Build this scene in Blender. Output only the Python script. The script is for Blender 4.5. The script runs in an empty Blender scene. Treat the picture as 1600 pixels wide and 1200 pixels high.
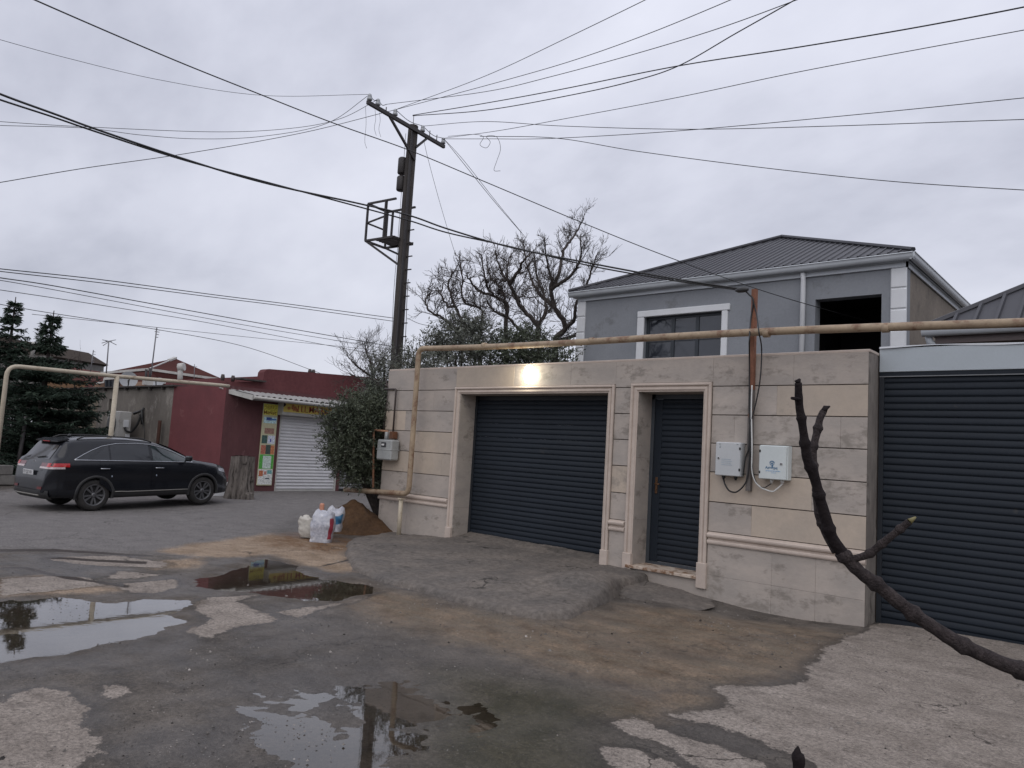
import bpy, math, random
import numpy as np
from mathutils import Vector, Matrix
random.seed(7); np.random.seed(7)
S = bpy.context.scene
COL = S.collection

# ------------------------------------------------------------------ camera
FPX, CXP, CYP = 1160.0, 800.0, 600.0           # focal length in photo pixels (1600 x 1200)
_v1 = np.array([-525 - CXP, 626 - CYP, FPX]); _v2 = np.array([1820 - CXP, 765 - CYP, FPX])
_X = -_v1 / np.linalg.norm(_v1)
_Y = _v2 - _v2.dot(_X) * _X; _Y /= np.linalg.norm(_Y)
_Z = np.cross(_X, _Y)
RM = np.array([_X, _Y, _Z])                     # world = RM @ (right, down, forward)
CAM = np.array([0.0, 0.0, 1.6])
cam_d = bpy.data.cameras.new('camera'); cam = bpy.data.objects.new('camera', cam_d); COL.objects.link(cam)
r_, d_, f_ = RM[:, 0], RM[:, 1], RM[:, 2]
cam.matrix_world = Matrix(((r_[0], -d_[0], -f_[0], CAM[0]), (r_[1], -d_[1], -f_[1], CAM[1]), (r_[2], -d_[2], -f_[2], CAM[2]), (0, 0, 0, 1)))
cam_d.sensor_width = 36; cam_d.lens = FPX / 1600 * 36
cam_d.clip_start = 0.05; cam_d.clip_end = 2000
S.camera = cam
S.render.resolution_x = 1024; S.render.resolution_y = 768

# ------------------------------------------------------------------ world: overcast sky
SUN_EL, SUN_AZ = math.radians(46), math.radians(150)
W = bpy.data.worlds.new('World'); S.world = W; W.use_nodes = True
nt = W.node_tree; nt.nodes.clear()
def wn(t, **k):
    n = nt.nodes.new(t)
    for a, b in k.items(): setattr(n, a, b)
    return n
L = nt.links.new
out = wn('ShaderNodeOutputWorld'); bg = wn('ShaderNodeBackground'); bg.inputs[1].default_value = 0.1
sky = wn('ShaderNodeTexSky', sky_type='NISHITA'); sky.sun_disc = False
sky.sun_elevation = SUN_EL; sky.sun_rotation = SUN_AZ
tc = wn('ShaderNodeTexCoord'); sep = wn('ShaderNodeSeparateXYZ'); L(tc.outputs['Generated'], sep.inputs[0])
def wmath(op, a, b=None, clamp=False):
    m = wn('ShaderNodeMath', operation=op); m.use_clamp = clamp
    for i, v in enumerate((a, b)):
        if v is None: continue
        if isinstance(v, (int, float)): m.inputs[i].default_value = v
        else: L(v, m.inputs[i])
    return m.outputs[0]
zc = wmath('ADD', wmath('MAXIMUM', sep.outputs[2], 0.0), 0.42)
cmb = wn('ShaderNodeCombineXYZ')
L(wmath('DIVIDE', sep.outputs[0], zc), cmb.inputs[0]); L(wmath('DIVIDE', sep.outputs[1], zc), cmb.inputs[1])
n1 = wn('ShaderNodeTexNoise'); n1.inputs['Scale'].default_value = 1.3; n1.inputs['Detail'].default_value = 4; n1.inputs['Roughness'].default_value = .5; n1.inputs['Distortion'].default_value = .25
n2 = wn('ShaderNodeTexNoise'); n2.inputs['Scale'].default_value = 5.0; n2.inputs['Detail'].default_value = 5; n2.inputs['Roughness'].default_value = .55
mp = wn('ShaderNodeMapping'); mp.inputs['Location'].default_value = (3.1, 1.7, 0.3); mp.inputs['Scale'].default_value = (1.0, 1.5, 1)
mp.inputs['Rotation'].default_value = (0, 0, .5)
L(cmb.outputs[0], mp.inputs[0]); L(mp.outputs[0], n1.inputs['Vector']); L(mp.outputs[0], n2.inputs['Vector'])
mixf = wmath('ADD', wmath('MULTIPLY', n1.outputs['Fac'], .72), wmath('MULTIPLY', n2.outputs['Fac'], .28))
ramp = wn('ShaderNodeValToRGB'); L(mixf, ramp.inputs[0])
e = ramp.color_ramp.elements
e[0].position = .28; e[0].color = (4.2, 4.35, 5.2, 1); e[1].position = .74; e[1].color = (7.9, 8.05, 9.0, 1)
e2 = ramp.color_ramp.elements.new(.5); e2.color = (6.4, 6.55, 7.5, 1)
zen = wmath('ADD', wmath('MULTIPLY', wmath('MAXIMUM', sep.outputs[2], 0.0), .55), .88)     # overcast skies brighten to the zenith
zm = wn('ShaderNodeVectorMath', operation='SCALE'); L(ramp.outputs[0], zm.inputs[0]); L(zen, zm.inputs['Scale'])
mx = wn('ShaderNodeMix', data_type='RGBA'); mx.inputs[0].default_value = .93
L(sky.outputs[0], mx.inputs[6]); L(zm.outputs[0], mx.inputs[7]); L(mx.outputs[2], bg.inputs[0]); L(bg.outputs[0], out.inputs[0])

sd = bpy.data.lights.new('sun', 'SUN'); sd.energy = 0.9; sd.angle = math.radians(70); sd.color = (1, .96, .91)
so = bpy.data.objects.new('sun', sd); COL.objects.link(so)
_sdir = Vector((math.cos(SUN_EL) * math.sin(SUN_AZ), math.cos(SUN_EL) * math.cos(SUN_AZ), math.sin(SUN_EL)))
so.rotation_euler = _sdir.to_track_quat('Z', 'Y').to_euler(); so.location = _sdir * 50
S.view_settings.view_transform = 'Standard'; S.view_settings.look = 'None'
S.view_settings.exposure = 0.06; S.view_settings.gamma = 1.0; S.view_settings.use_curve_mapping = False
S.render.engine = 'CYCLES'

# ------------------------------------------------------------------ where a thing of the photo stands
def ray(u, v): return RM @ np.array([u - CXP, v - CYP, FPX])
def atz(u, v, z=0.0): d = ray(u, v); return CAM + d * (z - CAM[2]) / d[2]
def aty(u, v, y): d = ray(u, v); return CAM + d * y / d[1]
def atx(u, v, x): d = ray(u, v); return CAM + d * x / d[0]
def atd(u, v, dd): return CAM + ray(u, v) * dd / FPX
def upix(p): c = RM.T @ (np.array(p) - CAM); return CXP + FPX * c[0] / c[2], CYP + FPX * c[1] / c[2]

# ------------------------------------------------------------------ noise in python
def _hash(ix, iy, s):
    n = (ix * 374761393 + iy * 668265263 + s * 1442695041) & 0x7fffffff
    n = ((n ^ (n >> 13)) * 1274126177) & 0x7fffffff
    return ((n ^ (n >> 16)) & 0xffff) / 65535.0
def vnoise(x, y, s=0):
    x = np.asarray(x, float); y = np.asarray(y, float)
    ix = np.floor(x).astype(np.int64); iy = np.floor(y).astype(np.int64)
    fx = x - ix; fy = y - iy; fx = fx * fx * (3 - 2 * fx); fy = fy * fy * (3 - 2 * fy)
    a = _hash(ix, iy, s); b = _hash(ix + 1, iy, s); c = _hash(ix, iy + 1, s); d = _hash(ix + 1, iy + 1, s)
    return (a * (1 - fx) + b * fx) * (1 - fy) + (c * (1 - fx) + d * fx) * fy
def fbm(x, y, o=4, s=0):
    t = 0; a = .5
    for i in range(o):
        t = t + a * vnoise(np.asarray(x) * 2 ** i, np.asarray(y) * 2 ** i, s + i); a *= .5
    return t
def sdf(px, py, poly):
    """signed distance, positive inside"""
    d = np.full(px.shape, 1e9); ins = np.zeros(px.shape, bool); n = len(poly)
    for i in range(n):
        ax, ay = poly[i]; bx, by = poly[(i + 1) % n]
        ex, ey = bx - ax, by - ay; wx, wy = px - ax, py - ay
        t = np.clip((wx * ex + wy * ey) / (ex * ex + ey * ey + 1e-12), 0, 1)
        d = np.minimum(d, (wx - ex * t) ** 2 + (wy - ey * t) ** 2)
        c = ((ay > py) != (by > py)) & (px < (bx - ax) * (py - ay) / (by - ay + 1e-12) + ax)
        ins ^= c
    d = np.sqrt(d); return np.where(ins, d, -d)
def sst(a, b, x): t = np.clip((np.asarray(x, float) - a) / (b - a), 0, 1); return t * t * (3 - 2 * t)

# ------------------------------------------------------------------ materials
MATS = {}
def M(name, col, col2=None, scale=4.0, rough=.7, rough2=None, bump=.15, bscale=60, metal=0.0, spec=.5, var=0.0,
      stretch=(1, 1, 1), spot=None, spots=0.0, spotscale=3.0, emit=None, coat=0.0, island=0.0, trans=0.0, fine=.12, obj=False, crack=0.0, pits=0.0):
    if name in MATS: return MATS[name]
    if rough >= .7 and spec == .5: spec = .18
    m = bpy.data.materials.new(name); m.use_nodes = True; MATS[name] = m
    t = m.node_tree; nn = t.nodes; ln = t.links.new; b = nn['Principled BSDF']
    geo = nn.new('ShaderNodeNewGeometry'); mp = nn.new('ShaderNodeMapping'); mp.inputs['Scale'].default_value = stretch
    if obj:
        tcn = nn.new('ShaderNodeTexCoord'); ln(tcn.outputs['Object'], mp.inputs[0])
    else: ln(geo.outputs['Position'], mp.inputs[0])
    def noise(sc, det=5, ro=.6, vec=None):
        n = nn.new('ShaderNodeTexNoise'); n.inputs['Scale'].default_value = sc; n.inputs['Detail'].default_value = det
        n.inputs['Roughness'].default_value = ro; ln(vec or mp.outputs[0], n.inputs['Vector']); return n.outputs['Fac']
    def rng(x, a, b_, c, d):
        r = nn.new('ShaderNodeMapRange'); r.inputs[1].default_value = a; r.inputs[2].default_value = b_
        r.inputs[3].default_value = c; r.inputs[4].default_value = d; ln(x, r.inputs[0]); return r.outputs[0]
    def mixc(f, a, c, blend='MIX'):
        x = nn.new('ShaderNodeMix'); x.data_type = 'RGBA'; x.blend_type = blend
        for i, v in ((0, f), (6, a), (7, c)):
            if isinstance(v, (int, float)): x.inputs[i].default_value = v
            elif isinstance(v, tuple): x.inputs[i].default_value = tuple(v) + (1,)
            else: ln(v, x.inputs[i])
        return x.outputs[2]
    col2 = col2 or tuple(c * .78 for c in col)
    nf = noise(scale)
    c = mixc(rng(nf, .35, .65, 0, 1), col, col2)
    if spot:
        c = mixc(rng(noise(spotscale, 7, .7), 1 - spots - .04 if spots > .5 else .72 - spots * .5, .80 - spots * .45, 0, 1), c, spot)
    if fine:
        f = rng(noise(bscale * .7, 4, .7), .3, .7, 1 - fine, 1 + fine)
        g = nn.new('ShaderNodeCombineColor')
        for i in range(3): ln(f, g.inputs[i])
        c = mixc(1.0, c, g.outputs[0], 'MULTIPLY')
    if pits: c = mixc(rng(noise(70, 5, .8), .55, .63, 0, pits), c, tuple(q * .28 for q in col2)); c = mixc(rng(noise(9, 9, .8), .54, .66, 0, pits), c, tuple(q * .45 for q in col2))
    if crack:
        wv = nn.new('ShaderNodeTexNoise'); wv.inputs['Scale'].default_value = 3.5; wv.inputs['Detail'].default_value = 6; ln(mp.outputs[0], wv.inputs['Vector'])
        va = nn.new('ShaderNodeVectorMath'); va.operation = 'SCALE'; va.inputs['Scale'].default_value = .55; ln(wv.outputs['Color'], va.inputs[0])
        vb = nn.new('ShaderNodeVectorMath'); vb.operation = 'ADD'; ln(va.outputs[0], vb.inputs[0]); ln(mp.outputs[0], vb.inputs[1])
        vv = nn.new('ShaderNodeTexVoronoi'); vv.feature = 'DISTANCE_TO_EDGE'; vv.inputs['Scale'].default_value = crack; ln(vb.outputs[0], vv.inputs['Vector'])
        cm = nn.new('ShaderNodeMath'); cm.operation = 'MULTIPLY'; ln(rng(vv.outputs['Distance'], .004, .012, .85, 0), cm.inputs[0]); ln(rng(noise(1.1, 3), .50, .58, 0, 1), cm.inputs[1])
        c = mixc(cm.outputs[0], c, tuple(q * .2 for q in col2))
    def vary(src, amt):
        nonlocal c
        f = rng(src, 0, 1, 1 - amt, 1 + amt); g = nn.new('ShaderNodeCombineColor')
        for i in range(3): ln(f, g.inputs[i])
        c = mixc(1.0, c, g.outputs[0], 'MULTIPLY')
    if var:
        oi = nn.new('ShaderNodeObjectInfo'); vary(oi.outputs['Random'], var)
    if island: vary(geo.outputs['Random Per Island'], island)
    ln(c, b.inputs['Base Color'])
    if rough2 is None: b.inputs['Roughness'].default_value = rough
    else: ln(rng(nf, .35, .65, rough, rough2), b.inputs['Roughness'])
    b.inputs['Metallic'].default_value = metal; b.inputs['Specular IOR Level'].default_value = spec
    b.inputs['Coat Weight'].default_value = coat; b.inputs['Coat Roughness'].default_value = .05
    if trans: b.inputs['Transmission Weight'].default_value = trans
    if bump:
        bp = nn.new('ShaderNodeBump'); bp.inputs['Strength'].default_value = bump; bp.inputs['Distance'].default_value = .01
        ln(noise(bscale, 6, .65), bp.inputs['Height']); ln(bp.outputs[0], b.inputs['Normal'])
    if emit: b.inputs['Emission Color'].default_value = tuple(emit[:3]) + (1,); b.inputs['Emission Strength'].default_value = emit[3]
    return m

def flat(name, col, rough=.5, **k): return M(name, col, tuple(c * .9 for c in col), rough=rough, bump=k.pop('bump', .05), fine=k.pop('fine', .06), **k)

# ------------------------------------------------------------------ objects
ORG = {}
def tag(o, label=None, cat=None, group=None, kind=None):
    for k, v in (('label', label), ('category', cat), ('group', group), ('kind', kind)):
        if v: o[k] = v
    return o
def thing(name, loc, label, cat, group=None, rz=0.0):
    o = bpy.data.objects.new(name, None); COL.objects.link(o); o.location = tuple(loc); o.rotation_euler.z = rz
    o.empty_display_size = .2; ORG[o.name] = np.array(loc, float); tag(o, label, cat, group); return o
class MB:
    def __init__(s): s.v = []; s.f = []; s.s = []
    def add(s, vs, fs, smooth=False):
        k = len(s.v); s.v += [tuple(map(float, p)) for p in vs]; s.f += [tuple(k + i for i in f) for f in fs]; s.s += [smooth] * len(fs); return s
    def box(s, a, b, bev=0.0):
        x0, x1 = sorted((a[0], b[0])); y0, y1 = sorted((a[1], b[1])); z0, z1 = sorted((a[2], b[2]))
        if bev <= 0:
            return s.add([(x0, y0, z0), (x1, y0, z0), (x1, y1, z0), (x0, y1, z0), (x0, y0, z1), (x1, y0, z1), (x1, y1, z1), (x0, y1, z1)],
                         [(0, 3, 2, 1), (4, 5, 6, 7), (0, 1, 5, 4), (1, 2, 6, 5), (2, 3, 7, 6), (3, 0, 4, 7)])
        c = [((x0 + x1) / 2), ((y0 + y1) / 2), ((z0 + z1) / 2)]; h = [(x1 - x0) / 2, (y1 - y0) / 2, (z1 - z0) / 2]
        vs = []; idx = {}
        for sx in (-1, 1):
            for sy in (-1, 1):
                for sz in (-1, 1):
                    for ax in range(3):
                        p = []
                        for q, sg in enumerate((sx, sy, sz)): p.append(c[q] + sg * (h[q] - (0 if q == ax else bev)))
                        idx[(sx, sy, sz, ax)] = len(vs); vs.append(p)
        fs = []
        for ax in range(3):
            o = [q for q in range(3) if q != ax]
            for sg in (-1, 1):
                loop = []
                for a1, a2 in ((-1, -1), (1, -1), (1, 1), (-1, 1)):
                    t = [0, 0, 0]; t[ax] = sg; t[o[0]] = a1; t[o[1]] = a2; loop.append(idx[(*t, ax)])
                fs.append(loop if (sg > 0) == (ax != 1) else loop[::-1])
        for ax in range(3):
            o = [q for q in range(3) if q != ax]
            for a1 in (-1, 1):
                for a2 in (-1, 1):
                    A = [0, 0, 0]; A[o[0]] = a1; A[o[1]] = a2; B = list(A); A[ax] = -1; B[ax] = 1
                    fs.append([idx[(*A, o[0])], idx[(*B, o[0])], idx[(*B, o[1])], idx[(*A, o[1])]])
        for sx in (-1, 1):
            for sy in (-1, 1):
                for sz in (-1, 1): fs.append([idx[(sx, sy, sz, q)] for q in range(3)])
        return s.add(vs, fs)
    def tube(s, pts, rad, n=8, cap=True, smooth=True):
        pts = [np.array(p, float) for p in pts]; m = len(pts)
        if not hasattr(rad, '__len__'): rad = [rad] * m
        t0 = pts[1] - pts[0]; t0 = t0 / (np.linalg.norm(t0) + 1e-9)
        a = np.array([0, 0, 1.0]) if abs(t0[2]) < .9 else np.array([1.0, 0, 0])
        nrm = np.cross(t0, a); nrm /= np.linalg.norm(nrm); vs = []
        for i in range(m):
            t = pts[min(i + 1, m - 1)] - pts[max(i - 1, 0)]; t = t / (np.linalg.norm(t) + 1e-9)
            nrm = nrm - nrm.dot(t) * t; nrm /= (np.linalg.norm(nrm) + 1e-9); bn = np.cross(t, nrm)
            for k in range(n):
                an = 2 * math.pi * k / n; vs.append(pts[i] + (nrm * math.cos(an) + bn * math.sin(an)) * rad[i])
        fs = [(i * n + k, i * n + (k + 1) % n, (i + 1) * n + (k + 1) % n, (i + 1) * n + k) for i in range(m - 1) for k in range(n)]
        s.add(vs, fs, smooth)
        if cap:
            b = len(s.v) - m * n; s.f.append(tuple(b + k for k in range(n))[::-1]); s.s.append(False)
            s.f.append(tuple(b + (m - 1) * n + k for k in range(n))); s.s.append(False)
        return s
    def bar(s, a, b, w, h=None, up=(0, 0, 1)):
        a = np.array(a, float); b = np.array(b, float); h = h or w; t = b - a; t /= np.linalg.norm(t)
        up = np.array(up, float)
        if abs(t.dot(up)) > .95: up = np.array([1.0, 0, 0])
        x = np.cross(t, up); x /= np.linalg.norm(x); y = np.cross(x, t); vs = []
        for p in (a, b):
            for sx, sy in ((-1, -1), (1, -1), (1, 1), (-1, 1)): vs.append(p + x * sx * w / 2 + y * sy * h / 2)
        return s.add(vs, [(0, 3, 2, 1), (4, 5, 6, 7), (0, 1, 5, 4), (1, 2, 6, 5), (2, 3, 7, 6), (3, 0, 4, 7)])
    def lathe(s, prof, c=(0, 0, 0), n=24, axis=2, smooth=True, caps=True):
        vs = []
        for r, h in prof:
            for k in range(n):
                a = 2 * math.pi * k / n; q = [r * math.cos(a), r * math.sin(a), h]
                if axis == 1: q = [q[0], q[2], q[1]]
                if axis == 0: q = [q[2], q[0], q[1]]
                vs.append((c[0] + q[0], c[1] + q[1], c[2] + q[2]))
        m = len(prof)
        fs = [(i * n + k, i * n + (k + 1) % n, (i + 1) * n + (k + 1) % n, (i + 1) * n + k) for i in range(m - 1) for k in range(n)]
        ns_ = len(fs)
        if caps: fs.append(tuple(range(n))[::-1]); fs.append(tuple((m - 1) * n + k for k in range(n)))
        k0 = len(s.v); s.v += [tuple(map(float, p)) for p in vs]; s.f += [tuple(k0 + i for i in f) for f in fs]; s.s += [smooth] * ns_ + [False] * (len(fs) - ns_)
        return s
    def grid(s, P, smooth=True, flip=False, thick=None):
        """P[i][j] points"""
        a = len(P); b = len(P[0]); vs = [p for r in P for p in r]
        fs = [(i * b + j, i * b + j + 1, (i + 1) * b + j + 1, (i + 1) * b + j) for i in range(a - 1) for j in range(b - 1)]
        if flip: fs = [f[::-1] for f in fs]
        return s.add(vs, fs, smooth)
    def quad(s, *p): return s.add(p, [tuple(range(len(p)))])
    def prism(s, poly, off):
        """poly 3d loop extruded by vector off"""
        n = len(poly); vs = [tuple(p) for p in poly] + [tuple(np.array(p) + np.array(off)) for p in poly]
        return s.add(vs, [tuple(range(n))[::-1], tuple(range(n, 2 * n))] + [(i, (i + 1) % n, n + (i + 1) % n, n + i) for i in range(n)])
    def mesh(s, name, mat, off=(0, 0, 0)):
        me = bpy.data.meshes.new(name); o = off
        me.from_pydata([(x - o[0], y - o[1], z - o[2]) for x, y, z in s.v], [], s.f)
        me.polygons.foreach_set('use_smooth', s.s); me.materials.append(mat); me.update(); return me
    def build(s, name, mat, parent=None, local=False, loc=None, **tags):
        o0 = ORG[parent.name] if parent is not None and not local else np.zeros(3)
        c = np.array(loc, float) if loc is not None else (o0 if parent is not None else np.zeros(3))
        if loc is not None:
            me = s.mesh(name, mat)        # coordinates relative to loc
        else: me = s.mesh(name, mat, c if not local else (0, 0, 0))
        ob = bpy.data.objects.new(name, me); COL.objects.link(ob)
        if parent is not None: ob.parent = parent
        if loc is not None: ob.location = tuple(c - o0); ORG[ob.name] = c
        else: ob.location = (0, 0, 0); ORG[ob.name] = np.zeros(3) if local else c
        tag(ob, **tags); return ob
def inst(mesh, name, loc, parent, local=False):
    ob = bpy.data.objects.new(name, mesh); COL.objects.link(ob); ob.parent = parent
    o0 = np.zeros(3) if local else ORG[parent.name]
    ob.location = tuple(np.array(loc, float) - o0); ORG[ob.name] = np.array(loc, float)
    if name == 'slat' and mesh.vertices[0].co.x < -.3: ob.rotation_euler.x = random.gauss(0, .018)
    return ob
def fixn(o):
    import bmesh
    b = bmesh.new(); b.from_mesh(o.data); bmesh.ops.recalc_face_normals(b, faces=b.faces); b.to_mesh(o.data); b.free(); return o
def text_mb(txt, size, P, ux, uy, ext=.002, spacing=1.0, bold=0.0, shear=0.0, align='LEFT'):
    """letters as mesh: P origin, ux/uy unit vectors of the writing plane"""
    cu = bpy.data.curves.new('writing', 'FONT'); cu.body = txt; cu.size = size; cu.space_character = spacing; cu.offset = bold
    cu.shear = shear; cu.align_x = align; cu.resolution_u = 3
    ob = bpy.data.objects.new('writing_tmp', cu); COL.objects.link(ob)
    dg = bpy.context.evaluated_depsgraph_get(); me = ob.evaluated_get(dg).to_mesh()
    P = np.array(P, float); ux = np.array(ux, float); uy = np.array(uy, float); nz = np.cross(ux, uy)
    mb = MB(); mb.add([P + ux * v.co.x + uy * v.co.y + nz * ext for v in me.vertices], [tuple(p.vertices) for p in me.polygons])
    bpy.data.objects.remove(ob); bpy.data.curves.remove(cu); return mb
def bez(p, n=16):
    """smooth curve through pixel/world points (Catmull-Rom)"""
    p = [np.array(q, float) for q in p]
    if len(p) == 2: return [p[0] + (p[1] - p[0]) * i / n for i in range(n + 1)]
    q = [2 * p[0] - p[1]] + p + [2 * p[-1] - p[-2]]; o = []
    for i in range(1, len(q) - 2):
        for k in range(n):
            t = k / n
            o.append(.5 * ((2 * q[i]) + (-q[i - 1] + q[i + 1]) * t + (2 * q[i - 1] - 5 * q[i] + 4 * q[i + 1] - q[i + 2]) * t * t + (-q[i - 1] + 3 * q[i] - 3 * q[i + 1] + q[i + 2]) * t ** 3))
    o.append(q[-2]); return o

# ================================================================== GROUND
WY, GY = 8.667, 9.05                          # wall face, recessed door plane
def pz(pts, z=0.0): return [tuple(atz(u, v, z)[:2]) for u, v in pts]
PUD = {
 'a': [(-120, 938), (0, 938), (75, 933), (170, 939), (225, 934), (288, 937), (290, 943), (255, 958), (284, 972), (240, 985), (200, 996), (100, 1018), (0, 1032), (-120, 1050)],
 'b': [(308, 904), (345, 896), (383, 881), (410, 871), (450, 882), (500, 904), (565, 910), (598, 921), (560, 930), (525, 938), (470, 939), (415, 927), (350, 923), (315, 914)],
 'c': [(330, 1105), (400, 1078), (470, 1062), (560, 1052), (640, 1058), (720, 1072), (770, 1095), (760, 1130), (700, 1160), (650, 1220), (500, 1240), (400, 1210), (350, 1160)],
}
PALE = [
 [(298, 945), (330, 935), (412, 928), (372, 941), (432, 967), (425, 975), (375, 980), (340, 993), (332, 1006), (298, 988), (330, 968)],
 [(195, 912), (268, 907), (281, 918), (240, 927), (200, 927)],
 [(-60, 1110), (0, 1100), (30, 1085), (62, 1076), (95, 1082), (132, 1110), (120, 1130), (163, 1150), (158, 1166), (125, 1200), (100, 1240), (-60, 1240)],
 [(160, 1073), (200, 1072), (206, 1082), (176, 1093), (165, 1086)],
 [(1352, 978), (1310, 1002), (1262, 1040), (1258, 1062), (1215, 1072), (1120, 1074), (1138, 1092), (1130, 1106), (1050, 1120), (1150, 1146), (1260, 1190), (1330, 1260), (1900, 1260), (1900, 1000), (1600, 1000), (1370, 966)],
 [(945, 1128), (990, 1124), (1060, 1150), (1200, 1192), (1225, 1215), (1120, 1215), (1060, 1170), (980, 1150)],
 [(935, 1164), (990, 1172), (1080, 1215), (960, 1215)],
 [(432, 957), (512, 945), (596, 925), (560, 938), (500, 953), (470, 965)],
 [(70, 872), (180, 868), (262, 880), (255, 888), (120, 882)],
 [(0, 905), (90, 900), (150, 905), (160, 915), (60, 925), (0, 930)],
 [(160, 905), (190, 893), (265, 898), (215, 904)],
]
TAN = [
 [(300, 850), (420, 835), (540, 850), (548, 880), (580, 893), (520, 893), (470, 882), (420, 868), (340, 872), (240, 862)],
 [(0, 905), (60, 900), (140, 912), (200, 925), (60, 930), (-40, 935), (-80, 915)],
 [(220, 880), (330, 870), (300, 886), (240, 890)],
]
SANDP = [[(405, 845), (440, 834), (500, 832), (560, 845), (545, 862), (490, 862), (430, 852)]]
ROAD = [[(-300, 868), (0, 858), (120, 862), (240, 866), (330, 866), (420, 842), (500, 800), (590, 790), (640, 790), (700, 760), (700, 740), (300, 745), (0, 762), (-300, 780)]]
BROWN = [[(540, 905), (620, 925), (760, 960), (870, 970), (960, 948), (1110, 955), (1200, 962), (1345, 985), (1300, 1005), (1255, 1045), (1130, 1075), (1020, 1085), (900, 1060), (800, 1020), (700, 1000), (600, 975), (520, 945)],
         [(930, 1085), (1060, 1078), (1120, 1090), (1090, 1112), (1000, 1128), (900, 1110)]]
CRACK = [[(-40, 859), (90, 858), (240, 868), (245, 871), (90, 862), (-40, 863)], [(75, 870), (230, 878), (228, 882), (70, 873)]]
CRK2 = [[(0, 888), (40, 886), (100, 900), (200, 915), (198, 918), (95, 904), (40, 890)], [(480, 890), (560, 870), (640, 868), (560, 874)]]
def axis(core0, core1, step, far, grow=1.12):
    a = list(np.arange(core0, core1, step)); s = step; x = a[-1]
    while x < far: s *= grow; x += s; a.append(x)
    s = step; x = core0; pre = []
    while x > -far: s *= grow; x -= s; pre.append(x)
    return np.array(pre[::-1] + a)
gx = axis(-13.2, .3, .03, 420); gy = axis(.7, 9.1, .028, 420)
GXX, GYY = np.meshgrid(gx, gy, indexing='ij')
def relief(x, y):
    near = sst(-17, -12, x) * (1 - sst(9.5, 12, y))
    z = (fbm(x * .8, y * .8, 3, 5) - .44) * .018 * near + (fbm(x * 4.5, y * 4.5, 3, 9) - .44) * .010 * near
    z = z + .002 - .10 * np.exp(-(((x + 3.4) / 1.1) ** 2)) * sst(7.2, 8.3, y) * near
    z = z - .11 * sst(-13.8, -16, x) * sst(-22.3, -20.6, x) * sst(1, 4, y) * (1 - .85 * sst(6.4, 9.8, y))
    return z
pud = {k: sdf(GXX, GYY, pz(v)) for k, v in PUD.items()}
wob = (fbm(GXX * 3, GYY * 3, 5, 21) - .45) * .34 + (fbm(GXX * 15, GYY * 15, 2, 77) - .37) * .10
GZ = relief(GXX, GYY)
pall = np.maximum.reduce(list(pud.values()))
pab = np.maximum(pud['a'], pud['b']); dep = sst(-.10, .16, pab + wob)
GZ = GZ * (1 - dep) + dep * (-.030)
dc = sst(-.35, .30, pud['c'] + wob * 1.6)
GZ = GZ * (1 - dc) + dc * (-.0105 + (fbm(GXX * 2.5, GYY * 2.5, 4, 51) - .47) * .016 + (fbm(GXX * 22, GYY * 22, 2, 52) - .37) * .006)
nI, nJ = GXX.shape
gv = np.stack([GXX, GYY, GZ], -1).reshape(-1, 3)
ii, jj = np.meshgrid(np.arange(nI - 1), np.arange(nJ - 1), indexing='ij'); q0 = (ii * nJ + jj).ravel()
gf = np.stack([q0, q0 + nJ, q0 + nJ + 1, q0 + 1], 1)
gme = bpy.data.meshes.new('ground'); gme.from_pydata(gv.tolist(), [], gf.tolist()); gme.polygons.foreach_set('use_smooth', [True] * len(gf))
def attr(me, name, arr):
    a = me.attributes.new(name, 'FLOAT', 'POINT'); a.data.foreach_set('value', np.clip(arr, -2, 2).astype(np.float32).ravel())
def multi(polys): return np.maximum.reduce([sdf(GXX, GYY, pz(p)) for p in polys])
attr(gme, 'pale', multi(PALE)); attr(gme, 'tan', multi(TAN)); attr(gme, 'sand', multi(SANDP)); attr(gme, 'road', multi(ROAD))
attr(gme, 'brown', multi(BROWN)); attr(gme, 'crack', multi(CRACK + CRK2)); attr(gme, 'puddle', pab); attr(gme, 'murk', multi([[(690, 1050), (780, 1060), (900, 1075), (960, 1110), (930, 1150), (960, 1190), (1000, 1260), (640, 1260), (660, 1180), (700, 1120)]]))
GM = bpy.data.materials.new('wet_ground'); GM.use_nodes = True
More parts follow.
